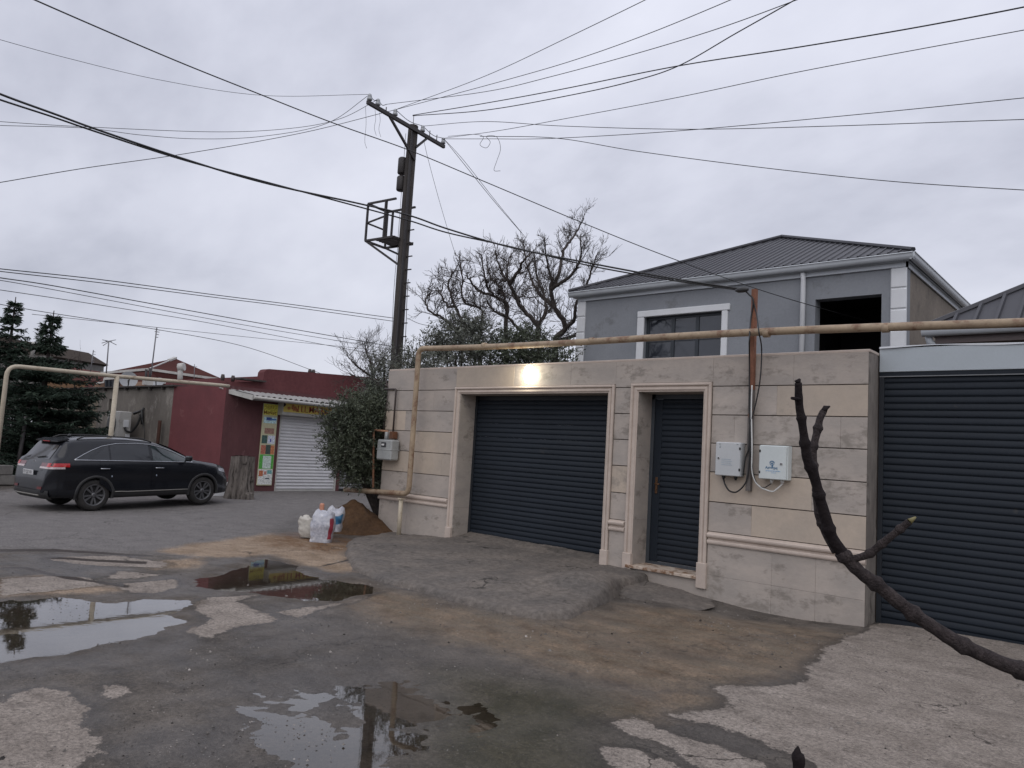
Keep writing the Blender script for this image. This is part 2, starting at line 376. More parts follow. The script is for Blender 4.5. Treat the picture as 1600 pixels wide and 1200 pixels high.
def ground_material():
    t = GM.node_tree; nn = t.nodes; ln = t.links.new; b = nn['Principled BSDF']
    geo = nn.new('ShaderNodeNewGeometry')
    def noise(sc, det=6, ro=.62, st=None):
        n = nn.new('ShaderNodeTexNoise'); n.inputs['Scale'].default_value = sc; n.inputs['Detail'].default_value = det; n.inputs['Roughness'].default_value = ro
        if st:
            mp = nn.new('ShaderNodeMapping'); mp.inputs['Scale'].default_value = st; mp.inputs['Rotation'].default_value = (0, 0, .9); ln(geo.outputs['Position'], mp.inputs[0]); ln(mp.outputs[0], n.inputs[0])
        else: ln(geo.outputs['Position'], n.inputs['Vector'])
        return n.outputs['Fac']
    def mt(op, a, c=0.0, cl=False):
        m = nn.new('ShaderNodeMath'); m.operation = op; m.use_clamp = cl
        for i, v in enumerate((a, c)):
            if isinstance(v, (int, float)): m.inputs[i].default_value = v
            else: ln(v, m.inputs[i])
        return m.outputs[0]
    def rng(x, a, b_, c, d):
        r = nn.new('ShaderNodeMapRange'); r.inputs[1].default_value = a; r.inputs[2].default_value = b_; r.inputs[3].default_value = c; r.inputs[4].default_value = d; ln(x, r.inputs[0]); return r.outputs[0]
    def mix(f, a, c, bl='MIX'):
        x = nn.new('ShaderNodeMix'); x.data_type = 'RGBA'; x.blend_type = bl
        for i, v in ((0, f), (6, a), (7, c)):
            if isinstance(v, (int, float)): x.inputs[i].default_value = v
            elif isinstance(v, tuple): x.inputs[i].default_value = v + (1,)
            else: ln(v, x.inputs[i])
        return x.outputs[2]
    edge = mt('ADD', mt('MULTIPLY', mt('SUBTRACT', noise(2.2), .5), .55), mt('MULTIPLY', mt('SUBTRACT', noise(12, 8, .75), .5), .42))
    def mask(name, w=.03, amp=1.0, off=0.0):
        a = nn.new('ShaderNodeAttribute'); a.attribute_name = name
        s = mt('ADD', a.outputs['Fac'], mt('MULTIPLY', edge, amp + .12)); return rng(s, -w + off, w + off, 0, 1)
    big = noise(.55, 4); med = noise(3.2, 6, .65); fin = noise(38, 6, .7); vfin = noise(150, 3, .7); strk = noise(2.6, 8, .72, (1, 2.2, 1)); m2 = noise(1.3, 5, .6)
    base = mix(rng(med, .35, .65, 0, 1), (.070, .060, .051), (.155, .133, .112))
    base = mix(rng(big, .4, .62, 0, .6), base, (.070, .064, .060))
    base = mix(mt('MULTIPLY', mask('brown', .22, 1.5), rng(m2, .34, .54, .60, 1)), base, mix(rng(strk, .40, .62, 0, 1), mix(rng(med, .38, .62, 0, 1), (.115, .079, .050), (.250, .183, .125)), (.165, .132, .095)))
    roadc = mix(rng(med, .3, .7, 0, 1), (.155, .145, .140), (.215, .20, .19))
    roadc = mix(rng(strk, .52, .72, 0, .55), roadc, (.12, .11, .11))
    base = mix(mask('road', .25, 1.6), base, roadc)
    tanc = mix(rng(med, .35, .65, 0, 1), (.24, .175, .12), (.37, .285, .21))
    base = mix(mask('tan', .12, 1.0), base, tanc)
    base = mix(mt('MULTIPLY', mask('sand', .2, 1.2), rng(strk, .38, .6, .2, 1)), base, (.15, .078, .035))
    palec = mix(rng(med, .35, .65, 0, 1), (.245, .21, .18), (.345, .30, .26))
    palec = mix(rng(strk, .50, .66, 0, .6), palec, (.15, .128, .112))
    palec = mix(rng(noise(14, 8, .75), .56, .66, 0, .6), palec, (.10, .086, .075))
    pm = mask('pale', .007, .42)
    base = mix(mask('murk', .30, 1.2), base, mix(rng(med, .38, .62, 0, 1), (.040, .037, .022), (.075, .066, .044)))
    base = mix(pm, base, palec)
    base = mix(mask('crack', .012, .08), base, (.055, .045, .04))
    pdm = mask('puddle', .14, .35)
    base = mix(mt('MULTIPLY', pdm, .7), base, mix(rng(med, .35, .65, 0, 1), (.085, .072, .055), (.15, .128, .10)))
    # silt rim round the standing water, hairline cracks
    rim = mt('SUBTRACT', mask('puddle', .05, .35, -.16), mask('puddle', .05, .35, .02), True)
    base = mix(mt('MULTIPLY', rim, .6), base, (.075, .058, .043))
    prim = mt('SUBTRACT', mask('pale', .02, .42, -.06), pm, True)
    base = mix(mt('MULTIPLY', prim, .5), base, (.050, .042, .036))
    wv = nn.new('ShaderNodeTexNoise'); wv.inputs['Scale'].default_value = 2.5; wv.inputs['Detail'].default_value = 7; ln(geo.outputs['Position'], wv.inputs['Vector'])
    va = nn.new('ShaderNodeVectorMath'); va.operation = 'SCALE'; va.inputs['Scale'].default_value = .9; ln(wv.outputs['Color'], va.inputs[0])
    vb = nn.new('ShaderNodeVectorMath'); vb.operation = 'ADD'; ln(va.outputs[0], vb.inputs[0]); ln(geo.outputs['Position'], vb.inputs[1])
    vv = nn.new('ShaderNodeTexVoronoi'); vv.feature = 'DISTANCE_TO_EDGE'; vv.inputs['Scale'].default_value = .55; ln(vb.outputs[0], vv.inputs['Vector'])
    base = mix(mt('MULTIPLY', rng(vv.outputs['Distance'], .002, .007, .8, 0), rng(noise(.9, 3), .48, .56, 0, 1)), base, (.035, .030, .027))
    base = mix(rng(noise(64, 5, .8), .555, .63, 0, .62), base, (.030, .026, .023))
    base = mix(rng(noise(82, 5, .8), .59, .66, 0, .45), base, (.30, .275, .25))
    # grain: stones, grit and dark specks
    base = mix(1.0, base, mix(rng(fin, .3, .7, 0, 1), (.55, .55, .55), (1.35, 1.35, 1.35)), 'MULTIPLY')
    base = mix(1.0, base, mix(rng(vfin, .3, .7, 0, 1), (.78, .78, .78), (1.2, 1.2, 1.2)), 'MULTIPLY')
    base = mix(mt('MULTIPLY', rng(noise(9, 10, .85), .55, .64, 0, 1), .6), base, (.040, .035, .031))
    base = mix(mt('MULTIPLY', rng(noise(17, 8, .8), .60, .70, 0, 1), .45), base, (.26, .235, .205))
    vo = nn.new('ShaderNodeTexVoronoi'); vo.inputs['Scale'].default_value = 26; ln(geo.outputs['Position'], vo.inputs['Vector'])
    sp = mt('MULTIPLY', rng(vo.outputs['Distance'], .10, .20, 1, 0), rng(noise(4.0, 3), .5, .6, 0, 1))
    base = mix(mt('MULTIPLY', sp, .75), base, (.035, .032, .03))
    vo2 = nn.new('ShaderNodeTexVoronoi'); vo2.inputs['Scale'].default_value = 34; ln(geo.outputs['Position'], vo2.inputs['Vector'])
    sp2 = mt('MULTIPLY', rng(vo2.outputs['Distance'], .07, .14, 1, 0), rng(noise(2.3, 3), .58, .66, 0, 1))
    base = mix(mt('MULTIPLY', sp2, .8), base, (.42, .40, .37))
    ln(base, b.inputs['Base Color'])
    dry = mt('MAXIMUM', mt('MAXIMUM', pm, mask('road', .25, 1.6)), mask('tan', .12, 1.0))
    wet = mt('MULTIPLY', mt('SUBTRACT', 1.0, dry, True), rng(noise(1.1, 5, .6), .40, .60, .25, 1))
    rough = mt('SUBTRACT', .88, mt('MULTIPLY', wet, .58)); ln(mt('ADD', rough, mt('MULTIPLY', mt('SUBTRACT', fin, .5), .25)), b.inputs['Roughness'])
    ln(mt('ADD', .14, mt('MULTIPLY', wet, .26)), b.inputs['Specular IOR Level'])
    bp = nn.new('ShaderNodeBump'); bp.inputs['Strength'].default_value = .8; bp.inputs['Distance'].default_value = .014
    ln(mt('ADD', mt('ADD', fin, mt('MULTIPLY', vfin, .4)), mt('MULTIPLY', sp, .5)), bp.inputs['Height']); ln(bp.outputs[0], b.inputs['Normal'])
ground_material()
gme.materials.append(GM); gob = bpy.data.objects.new('ground', gme); COL.objects.link(gob); gob['kind'] = 'structure'

def gzat(x, y): return float(relief(np.array([x]), np.array([y]))[0])

# standing water lies level in the hollows of the ground
WM = bpy.data.materials.new('puddle_water'); WM.use_nodes = True
def water_material():
    t = WM.node_tree; nn = t.nodes; ln = t.links.new; nn.remove(nn['Principled BSDF']); o = nn['Material Output']
    g = nn.new('ShaderNodeBsdfGlossy'); g.inputs['Roughness'].default_value = .025; g.inputs['Color'].default_value = (.97, .97, .97, 1)
    tr = nn.new('ShaderNodeBsdfTransparent'); tr.inputs['Color'].default_value = (.80, .76, .70, 1)
    fr = nn.new('ShaderNodeFresnel'); fr.inputs['IOR'].default_value = 1.33; mx = nn.new('ShaderNodeMixShader')
    n = nn.new('ShaderNodeTexNoise'); n.inputs['Scale'].default_value = 9; bp = nn.new('ShaderNodeBump'); bp.inputs['Strength'].default_value = .02; bp.inputs['Distance'].default_value = .01
    geo = nn.new('ShaderNodeNewGeometry'); ln(geo.outputs['Position'], n.inputs['Vector']); ln(n.outputs['Fac'], bp.inputs['Height']); ln(bp.outputs[0], g.inputs['Normal'])
    m = nn.new('ShaderNodeMath'); m.operation = 'MULTIPLY'; m.use_clamp = True; m.inputs[1].default_value = 1.55; ln(fr.outputs[0], m.inputs[0])
    ln(m.outputs[0], mx.inputs[0]); ln(tr.outputs[0], mx.inputs[1]); ln(g.outputs[0], mx.inputs[2]); ln(mx.outputs[0], o.inputs['Surface'])
water_material()
for k, zl in (('a', -.010), ('b', -.010), ('c', -.0095)):
    pp = np.array(pz(PUD[k])); x0, y0 = pp.min(0) - .4; x1, y1 = pp.max(0) + .4
    mb = MB(); mb.quad((x0, y0, zl), (x1, y0, zl), (x1, y1, zl), (x0, y1, zl))
    # keep only the part over the hollow
    xs = np.arange(x0, x1, .06); ys = np.arange(y0, y1, .06); A, B = np.meshgrid(xs, ys, indexing='ij')
    sd_ = sdf(A, B, [tuple(p) for p in pp])
    mb = MB(); nj = len(ys); vs = [(A[i, j], B[i, j], zl) for i in range(len(xs)) for j in range(nj)]
    fs = [(i * nj + j, (i + 1) * nj + j, (i + 1) * nj + j + 1, i * nj + j + 1) for i in range(len(xs) - 1) for j in range(nj - 1) if sd_[i:i + 2, j:j + 2].max() > -.30]
    mb.add(vs, fs); mb.build('puddle_water', WM, kind='structure')

# fresh cement ramp in front of the garage, and the second small lump by the door
M_cem = M('fresh_cement', (.112, .100, .090), (.165, .142, .122), crack=.75, pits=.6, scale=1.8, rough=.68, rough2=.9, spec=.3, bump=1.0, bscale=22, fine=.35, spot=(.07, .062, .055), spots=.25, spotscale=2.2)
def heap(name, outline, zfun, step, mat, edge=.2, s=31, amp=.08, **tags):
    pp = np.array(outline); x0, y0 = pp.min(0) - .1; x1, y1 = pp.max(0) + .1
    xs = np.arange(x0, x1, step); ys = np.arange(y0, y1, step); A, B = np.meshgrid(xs, ys, indexing='ij')
    d = sdf(A, B, [tuple(p) for p in pp]) + (fbm(A * 5, B * 5, 3, s) - .44) * amp
    t = np.clip(d / edge, 0, 1); shp = np.sqrt(np.clip(1 - (1 - t) ** 2, 0, 1))
    Z = -.04 + (zfun(A, B, d) + .04) * shp
    nj = len(ys); vs = [(A[i, j], B[i, j], Z[i, j]) for i in range(len(xs)) for j in range(nj)]
    fs = [(i * nj + j, (i + 1) * nj + j, (i + 1) * nj + j + 1, i * nj + j + 1) for i in range(len(xs) - 1) for j in range(nj - 1) if d[i:i + 2, j:j + 2].max() > 0]
    used = sorted({i for f in fs for i in f}); mp = {o: n for n, o in enumerate(used)}
    mb = MB(); mb.add([vs[i] for i in used], [tuple(mp[i] for i in f) for f in fs], True); return mb.build(name, mat, **tags)
rampo = pz([(590, 836), (552, 840), (541, 850), (541, 868), (552, 888), (595, 907), (660, 922), (740, 944), (800, 957), (850, 965), (890, 962), (925, 948), (955, 935), (975, 918)], .03)
rampo = rampo + [(-5.05, WY + .02), (-5.45, WY + .02), (-5.72, WY + .1), (-5.72, GY + .1), (-8.78, GY + .1), (-8.78, WY + .1), (-10.66, WY + .1), (-10.75, WY - .02)]
def rampz(x, y, d):
    zw = np.interp(x, [-11, -10.6, -9.8, -8.9, -8.7, -5.8, -5.4, -5.0], [0.02, .03, .06, .13, .15, .13, .15, .12])
    t = sst(5.6, 8.7, y) ; rec = np.clip((y - WY) / .38, 0, 1) * .07 * (x > -8.8) * (x < -5.7)
    lump = .09 * np.exp(-(((x + 5.2) / .45) ** 2 + ((y - 7.0) / .5) ** 2)) + .05 * np.exp(-(((x + 5.9) / .5) ** 2 + ((y - 6.5) / .4) ** 2))
    lc = atz(925, 915, .1); lump = lump + .10 * np.exp(-(((x - lc[0]) / .38) ** 2 + ((y - lc[1]) / .40) ** 2))
    return .065 + (zw - .065) * t + rec + lump + (fbm(x * 2.2, y * 2.2, 4, 3) - .45) * .035 + (fbm(x * 12, y * 12, 3, 8) - .45) * .016
heap('cement_ramp', rampo, rampz, .028, M_cem, .085, kind='structure')
l2 = pz([(962, 925), (990, 942), (1030, 950), (1085, 950), (1112, 944), (1112, 932)], 0) + [(-4.5, WY - .01), (-5.35, WY - .01)]
heap('cement_lump', l2, lambda x, y, d: np.interp(x, [-5.5, -5.0, -4.2], [.07, .035, -.03]) + (fbm(x * 9, y * 9, 3, 5) - .45) * .015, .03, M_cem, .07, kind='structure')
# loose grit and crumbs on the ground
M_grit = M('grit_stone', (.045, .04, .037), (.24, .22, .20), scale=5, bump=.2, island=.8)
mb = MB(); rr = random.Random(3)
for i in range(6500):
    q = rr.random()
    if q < .45: x, y = rr.uniform(-9.5, -1.0), rr.uniform(1.4, 8.3)
    elif q < .60: x, y = rr.gauss(-3.2, .9), rr.gauss(7.7, .6)
    elif q < .85: x, y = rr.gauss(-4.6, 1.3), rr.gauss(2.6, .9)
    else: x, y = rr.gauss(-5.4, 1.2), rr.gauss(6.0, .5)
    if y > 8.5 or y < 1.2: continue
    if fbm(x * 1.7, y * 1.7, 2, 71) < .36: continue
    s = rr.uniform(.0025, .0075) * (2.2 if rr.random() < .08 else 1); z = gzat(x, y) - .001
    a = rr.random() * 6.28; k1, k2 = rr.uniform(.7, 1.3), rr.uniform(.6, 1.1); c, q = math.cos(a) * s, math.sin(a) * s
    mb.add([(x + c * k1, y + q * k1, z), (x - q * k2, y + c * k2, z), (x - c * k1, y - q * k1, z), (x + q * k2, y - c * k2, z), (x + c * .5, y + q * .3, z + s * .8), (x - c * .4, y - q * .5, z + s * .9)], [(0, 1, 4), (1, 5, 4), (1, 2, 5), (2, 3, 5), (3, 4, 5), (3, 0, 4)])
mb.build('loose_grit', M_grit, kind='stuff')

# ================================================================== STONE WALL with garage door and entry door
M_st = M('beige_stone', (.435, .378, .33), (.345, .308, .275), scale=1.7, rough=.62, bump=.25, bscale=22, var=.055, spot=(.25, .22, .19), spots=.36, spotscale=2.6, fine=.05, stretch=(1, 1, 1.8))
M_st2 = M('yellowish_stone', (.475, .395, .315), (.40, .34, .28), scale=1.9, rough=.62, bump=.25, bscale=22, var=.08, spot=(.30, .26, .22), spots=.25, spotscale=2.0, fine=.05)
M_trim = M('carved_stone', (.54, .455, .39), (.45, .375, .32), scale=3, rough=.6, bump=.15, bscale=30, spot=(.33, .28, .23), spots=.14, fine=.05)
M_joint = flat('dark_joint', (.13, .105, .09), rough=.9)
M_pier = M('raw_cement', (.26, .235, .21), (.18, .16, .145), scale=4, rough=.85, bump=.5, bscale=20, stretch=(1, 1, .5), spot=(.1, .09, .08), spots=.25)
M_shut = M('anthracite_shutter', (.0112, .0165, .0245), (.009, .0137, .0208), scale=1.2, rough=.55, bump=.02, fine=.08, spec=.30, spot=(.05, .046, .042), spots=.12, spotscale=2.2, var=.06)
M_dark = flat('dark_metal', (.014, .018, .024), rough=.45)
M_rust = M('rusty_steel', (.20, .085, .045), (.11, .06, .04), scale=9, rough=.8, bump=.4, bscale=80, spot=(.30, .14, .08), spots=.3)
wall = thing('boundary_wall', (-6.5, WY, 0), 'beige stone boundary wall with a dark garage shutter and a narrow entry door', 'wall')
XL, XR = -10.66, -2.43; ZT = 2.95
GX0, GX1, GZT = -8.75, -5.83, 2.49            # garage opening
DX0, DX1, DZB, DZT = -5.34, -4.385, .19, 2.495   # door opening
core = MB()
yb = WY + .03
for a, b, z0, z1 in ((XL, GX0, -.3, ZT - .03), (GX0, GX1, GZT + .02, ZT - .03), (GX1, DX0, -.3, ZT - .03), (DX0, DX1, DZT + .02, ZT - .03), (DX0, DX1, -.3, DZB - .03), (DX1, XR - .01, -.3, ZT - .03)):
    core.box((a + .004, yb, z0), (b - .004, GY + .06, z1))
core.box((XR - .01, WY + .012, -.3), (XR, GY + .06, ZT - .03))
core.build('core', M_joint, wall)
capm = MB(); capm.box((XL - .004, WY + .012, ZT - .03), (XR + .012, GY + .07, ZT + .004), .006); capm.build('coping', M_trim, wall)
mb = MB(); P = []
for i, z in enumerate(np.linspace(-.25, ZT - .035, 22)):
    P.append([(XR + .001, WY + .012, z), (XR + .004 + .006 * random.random(), WY + .13, z), (XR + .006 + .008 * random.random(), WY + .25, z), (XR + .001, GY + .02, z)])
mb.grid(P, flip=True); mb.build('pier_side', M_pier, wall)
courses = [2.56, 2.20, 1.845, 1.487, 1.12, .755]
GR = .011
def panel(x0, x1, z0, z1, gap=.0006, thick=.034, y=WY):
    w, h = x1 - x0 - 2 * gap, z1 - z0
    mb = MB(); mb.box((-w / 2, 0, -h / 2), (w / 2, thick, h / 2), .0018)
    mb.build('stone_panel', M_st2 if (random.random() < .2 and z0 > .6) else M_st, wall, loc=((x0 + x1) / 2, y + random.uniform(-.0012, .0012), (z0 + z1) / 2))
def cut(a, b, lens, off=0.0):
    xs = [a]; x = a + off if off else a; k = 0
    if off: xs.append(x)
    while x < b - .45:
        x += lens[k % len(lens)]; k += 1
        if x < b - .2: xs.append(x)
        else: break
    xs.append(b); return xs
LENS = [1.35, .95, 1.15]
segs = [(XL, -8.885), (-5.715, -5.462), (-4.262, XR)]
for ci in range(5):
    zt, zb = courses[ci] - GR / 2, courses[ci + 1] + GR / 2
    for si, (a, b) in enumerate(segs):
        xs = [a, b] if si == 1 else cut(a, b, [1.25, .95, 1.35], [0, .55, .82, .3, .68][(ci + si) % 5] + .001)
        for x0, x1 in zip(xs, xs[1:]): panel(x0, x1, zb, zt)
# frieze along the top
for x0, x1, z0 in ((XL, -9.7, 2.5655), (-9.7, -8.882, 2.5655), (-8.882, -7.6, 2.606), (-7.6, -6.5, 2.606), (-6.5, -5.718, 2.606), (-5.718, -5.460, 2.5655), (-5.460, -4.266, 2.616), (-4.266, -3.25, 2.5655), (-3.25, XR, 2.5655)):
    panel(x0, x1, z0, ZT - .03)
for x0, x1 in ((-8.885, -8.87),): pass
# base slabs
for a, b in ((XL, -9.9), (-9.9, -8.885), (-5.715, -5.462), (-4.262, -3.45), (-3.45, -2.95), (-2.95, XR)):
    if b - a > .3 and a > -5: panel(a, b, .225, .602); panel(a, b, -.25, .223)
    else: panel(a, b, -.25, .602)
# string moulding
def moulding(a, b):
    prof = [(0, .602), (-.028, .606), (-.036, .622), (-.036, .640), (-.028, .652), (-.012, .658), (-.012, .672), (-.02, .678), (-.042, .688), (-.05, .705), (-.05, .722), (-.04, .735), (-.012, .745), (0, .752)]
    mb = MB(); n = len(prof); vs = []
    for x in (a, b):
        for y, z in prof: vs.append((x, WY + .004 + y, z))
        vs.append((x, WY + .03, .752)); vs.append((x, WY + .03, .602))
    n += 2; fs = [(i, (i + 1) % n, n + (i + 1) % n, n + i) for i in range(n)] + [tuple(range(n))[::-1], tuple(range(n, 2 * n))]
    mb.add(vs, fs); fixn(mb.build('string_moulding', M_trim, wall))
moulding(XL - .02, -8.89); moulding(-5.712, -5.466); moulding(-4.258, XR + .004)
# carved frames: swept profile (t across the frame, p proud of the wall)
TP = [(0, 0), (0, .030), (.012, .040), (.030, .040), (.040, .030), (.044, .014), (.054, .014), (.060, .024), (.085, .026), (.098, .020), (.104, .010), (.118, .008), (.118, 0)]
def trim(xo0, xo1, zo, zb0, zb1, w=.118):
    pts = [(xo0, zb0, 1, 0), (xo0, zo, 1, -1), (xo1, zo, -1, -1), (xo1, zb1, -1, 0)]
    mb = MB(); k = w / .118; rows = []
    for x, z, sx, sz in pts: rows.append([(x + sx * t * k, WY - p + .004, z + sz * t * k) for t, p in TP])
    n = len(TP)
    for i, nm in ((0, 'jamb'), (1, 'head'), (2, 'jamb')):
        mb = MB(); vs = rows[i] + rows[i + 1]
        # close the back
        fs = [(a, (a + 1) % n, n + (a + 1) % n, n + a) for a in range(n)]
        mb.add(vs, fs + [tuple(range(n))[::-1], tuple(range(n, 2 * n))]); fixn(mb.build('frame_' + nm, M_trim, wall))
trim(-8.878, -5.722, 2.600, .30, .33, .112); trim(-5.455, -4.270, 2.610, .34, .36, .112)
for x0, x1, z0, z1 in ((-8.888, -8.755, .02, .30), (-5.832, -5.712, .02, .33), (-5.468, -5.338, .03, .34), (-4.388, -4.256, .05, .36)):
    mb = MB(); mb.box((x0, WY - .042, z0), (x1, WY + .03, z1), .006); mb.build('plinth_block', M_trim, wall)
# reveals
def reveal(x0, x1, z0, z1, hz):
    for xa, xb in ((x0 - .012, x0), (x1, x1 + .012)):
        for za, zb in ((z0, z0 + .62), (z0 + .622, z0 + 1.45), (z0 + 1.452, z1 + .01)):
            mb = MB(); mb.box((-abs(xb - xa) / 2, 0, -(zb - za) / 2), (abs(xb - xa) / 2, GY - WY - .002, (zb - za) / 2)); mb.build('stone_panel', M_st, wall, loc=((xa + xb) / 2, WY + .001, (za + zb) / 2))
    mb = MB(); mb.box((x0 - .01, WY + .002, z1), (x1 + .01, GY, z1 + .015)); mb.build('lintel', M_st, wall)
reveal(GX0, GX1, .0, GZT, 0); reveal(DX0, DX1, .16, DZT, 0)
# door step
mb = MB(); mb.box((DX0 - .07, WY - .055, .152), (DX1 + .0, GY - .004, .192), .006)
M_sill = M('stained_sill', (.55, .47, .39), (.45, .37, .30), scale=4, rough=.7, spot=(.20, .115, .07), spots=.5, spotscale=5, bump=.2)
mb.build('door_sill', M_sill, wall)
mb = MB(); mb.box((DX0 - .13, WY - .002, -.2), (DX1 + .125, WY + .02, .150)); mb.build('step_riser', M_st, wall)
# shutters
def slat_mesh(L, pitch=.0765, d=.014, name='slat', mat=None, shape='dome'):
    pr = [(0, 0), (-d * .80, pitch * .08), (-d, pitch * .28), (-d * .88, pitch * .52), (-d * .58, pitch * .76), (-d * .18, pitch * .95), (0, pitch)]
    mb = MB(); vs = [(sx * L / 2, y, z) for sx in (-1, 1) for y, z in pr]; n = len(pr)
    mb.add(vs, [(i, n + i, n + i + 1, i + 1) for i in range(n - 1)], True); mb.add([(-L / 2, 0, 0), (L / 2, 0, 0), (L / 2, .006, pitch), (-L / 2, .006, pitch)], [(3, 2, 1, 0)])
    return mb.mesh(name, mat)
sh = thing('garage_shutter', ((GX0 + GX1) / 2, GY, .19), None, None); sh.parent = wall; sh.location = tuple(np.array([(GX0 + GX1) / 2, GY, .19]) - ORG[wall.name]); sh['label'] = 'anthracite roller shutter of the garage'
me = slat_mesh(GX1 - GX0 - .10, mat=M_shut)
for k in range(29): inst(me, 'slat', ((GX0 + GX1) / 2, GY, .20 + k * .0765), sh)
mb = MB(); mb.box((GX0 + .002, GY - .03, .18), (GX0 + .05, GY + .02, GZT)); mb.build('guide_rail', M_dark, sh)
mb = MB(); mb.box((GX1 - .05, GY - .03, .18), (GX1 - .002, GY + .02, GZT)); mb.build('guide_rail', M_dark, sh)
mb = MB(); mb.box((GX0 + .05, GY - .012, .14), (GX1 - .05, GY + .012, .20), .004); mb.build('bottom_bar', M_shut, sh)
mb = MB(); mb.box((GX0 + .05, GY - .005, 2.42), (GX1 - .05, GY + .03, GZT + .01)); mb.build('housing', M_dark, sh)
dr = thing('entry_door', ((DX0 + DX1) / 2, GY, .19), None, None); dr.parent = wall; dr.location = tuple(np.array([(DX0 + DX1) / 2, GY, .19]) - ORG[wall.name]); dr['label'] = 'narrow slatted dark entry door'
mb = MB()
for a, b in (((DX0, GY - .03, .19), (DX0 + .05, GY + .03, DZT)), ((DX1 - .04, GY - .03, .19), (DX1, GY + .03, DZT)), ((DX0, GY - .03, DZT - .06), (DX1, GY + .03, DZT)), ((DX0 + .05, GY - .03, .19), (DX1 - .04, GY + .03, .225))): mb.box(a, b)
mb.build('door_frame', flat('grey_steel', (.05, .058, .068), rough=.45), dr)
mb = MB(); mb.box((DX0 + .055, GY - .018, .23), (DX0 + .165, GY + .02, DZT - .065), .003); mb.build('lock_stile', M_shut, dr)
me = slat_mesh(DX1 - DX0 - .215, mat=M_shut)
for k in range(29): inst(me, 'slat', (DX0 + .165 + (DX1 - DX0 - .215) / 2, GY, .235 + k * .0765), dr)
M_brass = M('worn_brass', (.16, .085, .045), rough=.4, metal=.6)
mb = MB(); mb.box((DX0 + .10, GY - .030, 1.14), (DX0 + .135, GY - .018, 1.36), .003); mb.tube([(DX0 + .118, GY - .03, 1.27), (DX0 + .118, GY - .075, 1.27), (DX0 + .20, GY - .08, 1.268)], .008, 8); mb.lathe([(.012, 0), (.012, -.012)], (DX0 + .118, GY - .03, 1.19), 10, 1); mb.build('door_handle', M_brass, dr)

# wall lamp, lit
lp = aty(828, 585, WY)
lamp = thing('wall_lamp', (lp[0], WY - .02, lp[2]), 'lit oval wall lamp glowing warm white above the garage shutter', 'lamp')
mb = MB(); mb.lathe([(.055, 0), (.06, -.010), (.06, -.03), (.05, -.036)], (lp[0], WY - .004, 0), 28, 1); mb.v = [(x, y, lp[2] + z * 1.35) for x, y, z in mb.v]; mb.build('lamp_base', flat('lamp_white', (.7, .7, .68)), lamp)
mb = MB(); vs = []
pr = [(.078 * math.cos(a), -.036 - .055 * math.sin(a)) for a in np.linspace(0, math.pi / 2 - .05, 8)]
pr = [(.05, -.002)] + [(r_k * 1.28, h_k + .016) for r_k, h_k in pr]; mb.lathe(pr, (lp[0], WY - .004, 0), 28, 1); mb.v = [(x, y, lp[2] + z * 1.4) for x, y, z in mb.v]; mb.build('lamp_shade', M('lit_glass', (.9, .88, .8), rough=.3, bump=0, emit=(1, .93, .72, 14)), lamp)
pl = bpy.data.lights.new('lamp_light', 'POINT'); pl.energy = 8; pl.color = (1, .93, .74); pl.shadow_soft_size = .07
po = bpy.data.objects.new('lamp_light', pl); COL.objects.link(po); po.parent = lamp; po.location = (0, -.16, 0)

# ================================================================== NEIGHBOUR'S GATE on the right
gate = thing('roller_gate', (-.9, GY, 0), 'wide anthracite roller gate under a pale blue lintel, right of the stone wall', 'gate')
M_lint = M('pale_blue_plaster', (.46, .51, .545), (.43, .475, .505), scale=1.5, rough=.55, bump=.05, fine=.03)
GXL = XR + .018; GXR = 2.2
mb = MB(); mb.box((GXL, GY - .03, 2.735), (GXR, GY + .3, 3.005), .004); mb.build('lintel', M_lint, gate)
mb = MB(); P = [[(x, GY - .045 + .01 * math.sin(x * 3), 3.0 + .012 * math.sin(x * 2.3) + .008 * math.sin(x * 6)), (x, GY - .03, 3.016 + .012 * math.sin(x * 2.3)), (x, GY + .31, 3.02)] for x in np.linspace(GXL, GXR, 40)]
mb.grid(P, flip=True); mb.build('lintel_flashing', flat('grey_flashing', (.45, .46, .47), rough=.5), gate)
mb = MB(); mb.box((GXL, GY - .02, 2.69), (GXR, GY + .03, 2.733)); mb.build('housing', M_shut, gate)
mb = MB(); mb.box((GXL, GY - .026, 2.678), (GXR, GY - .01, 2.688)); mb.build('housing_edge', flat('edge_grey', (.2, .21, .22)), gate)
mb = MB(); mb.box((GXL, GY - .02, -.06), (GXL + .05, GY + .04, 2.68)); mb.build('guide_rail', M_dark, gate)
me = slat_mesh(GXR - GXL - .05, mat=M_shut)
for k in range(35): inst(me, 'slat', ((GXR + GXL + .05) / 2, GY + .01, .02 + k * .0762), gate)
mb = MB(); mb.box((GXL + .05, GY - .01, -.06), (GXR, GY + .02, .02)); mb.build('bottom_bar', M_shut, gate)
mb = MB(); mb.box((GXR, GY - .2, -.1), (GXR + .4, GY + .3, 3.0)); mb.build('pier', M_pier, gate)

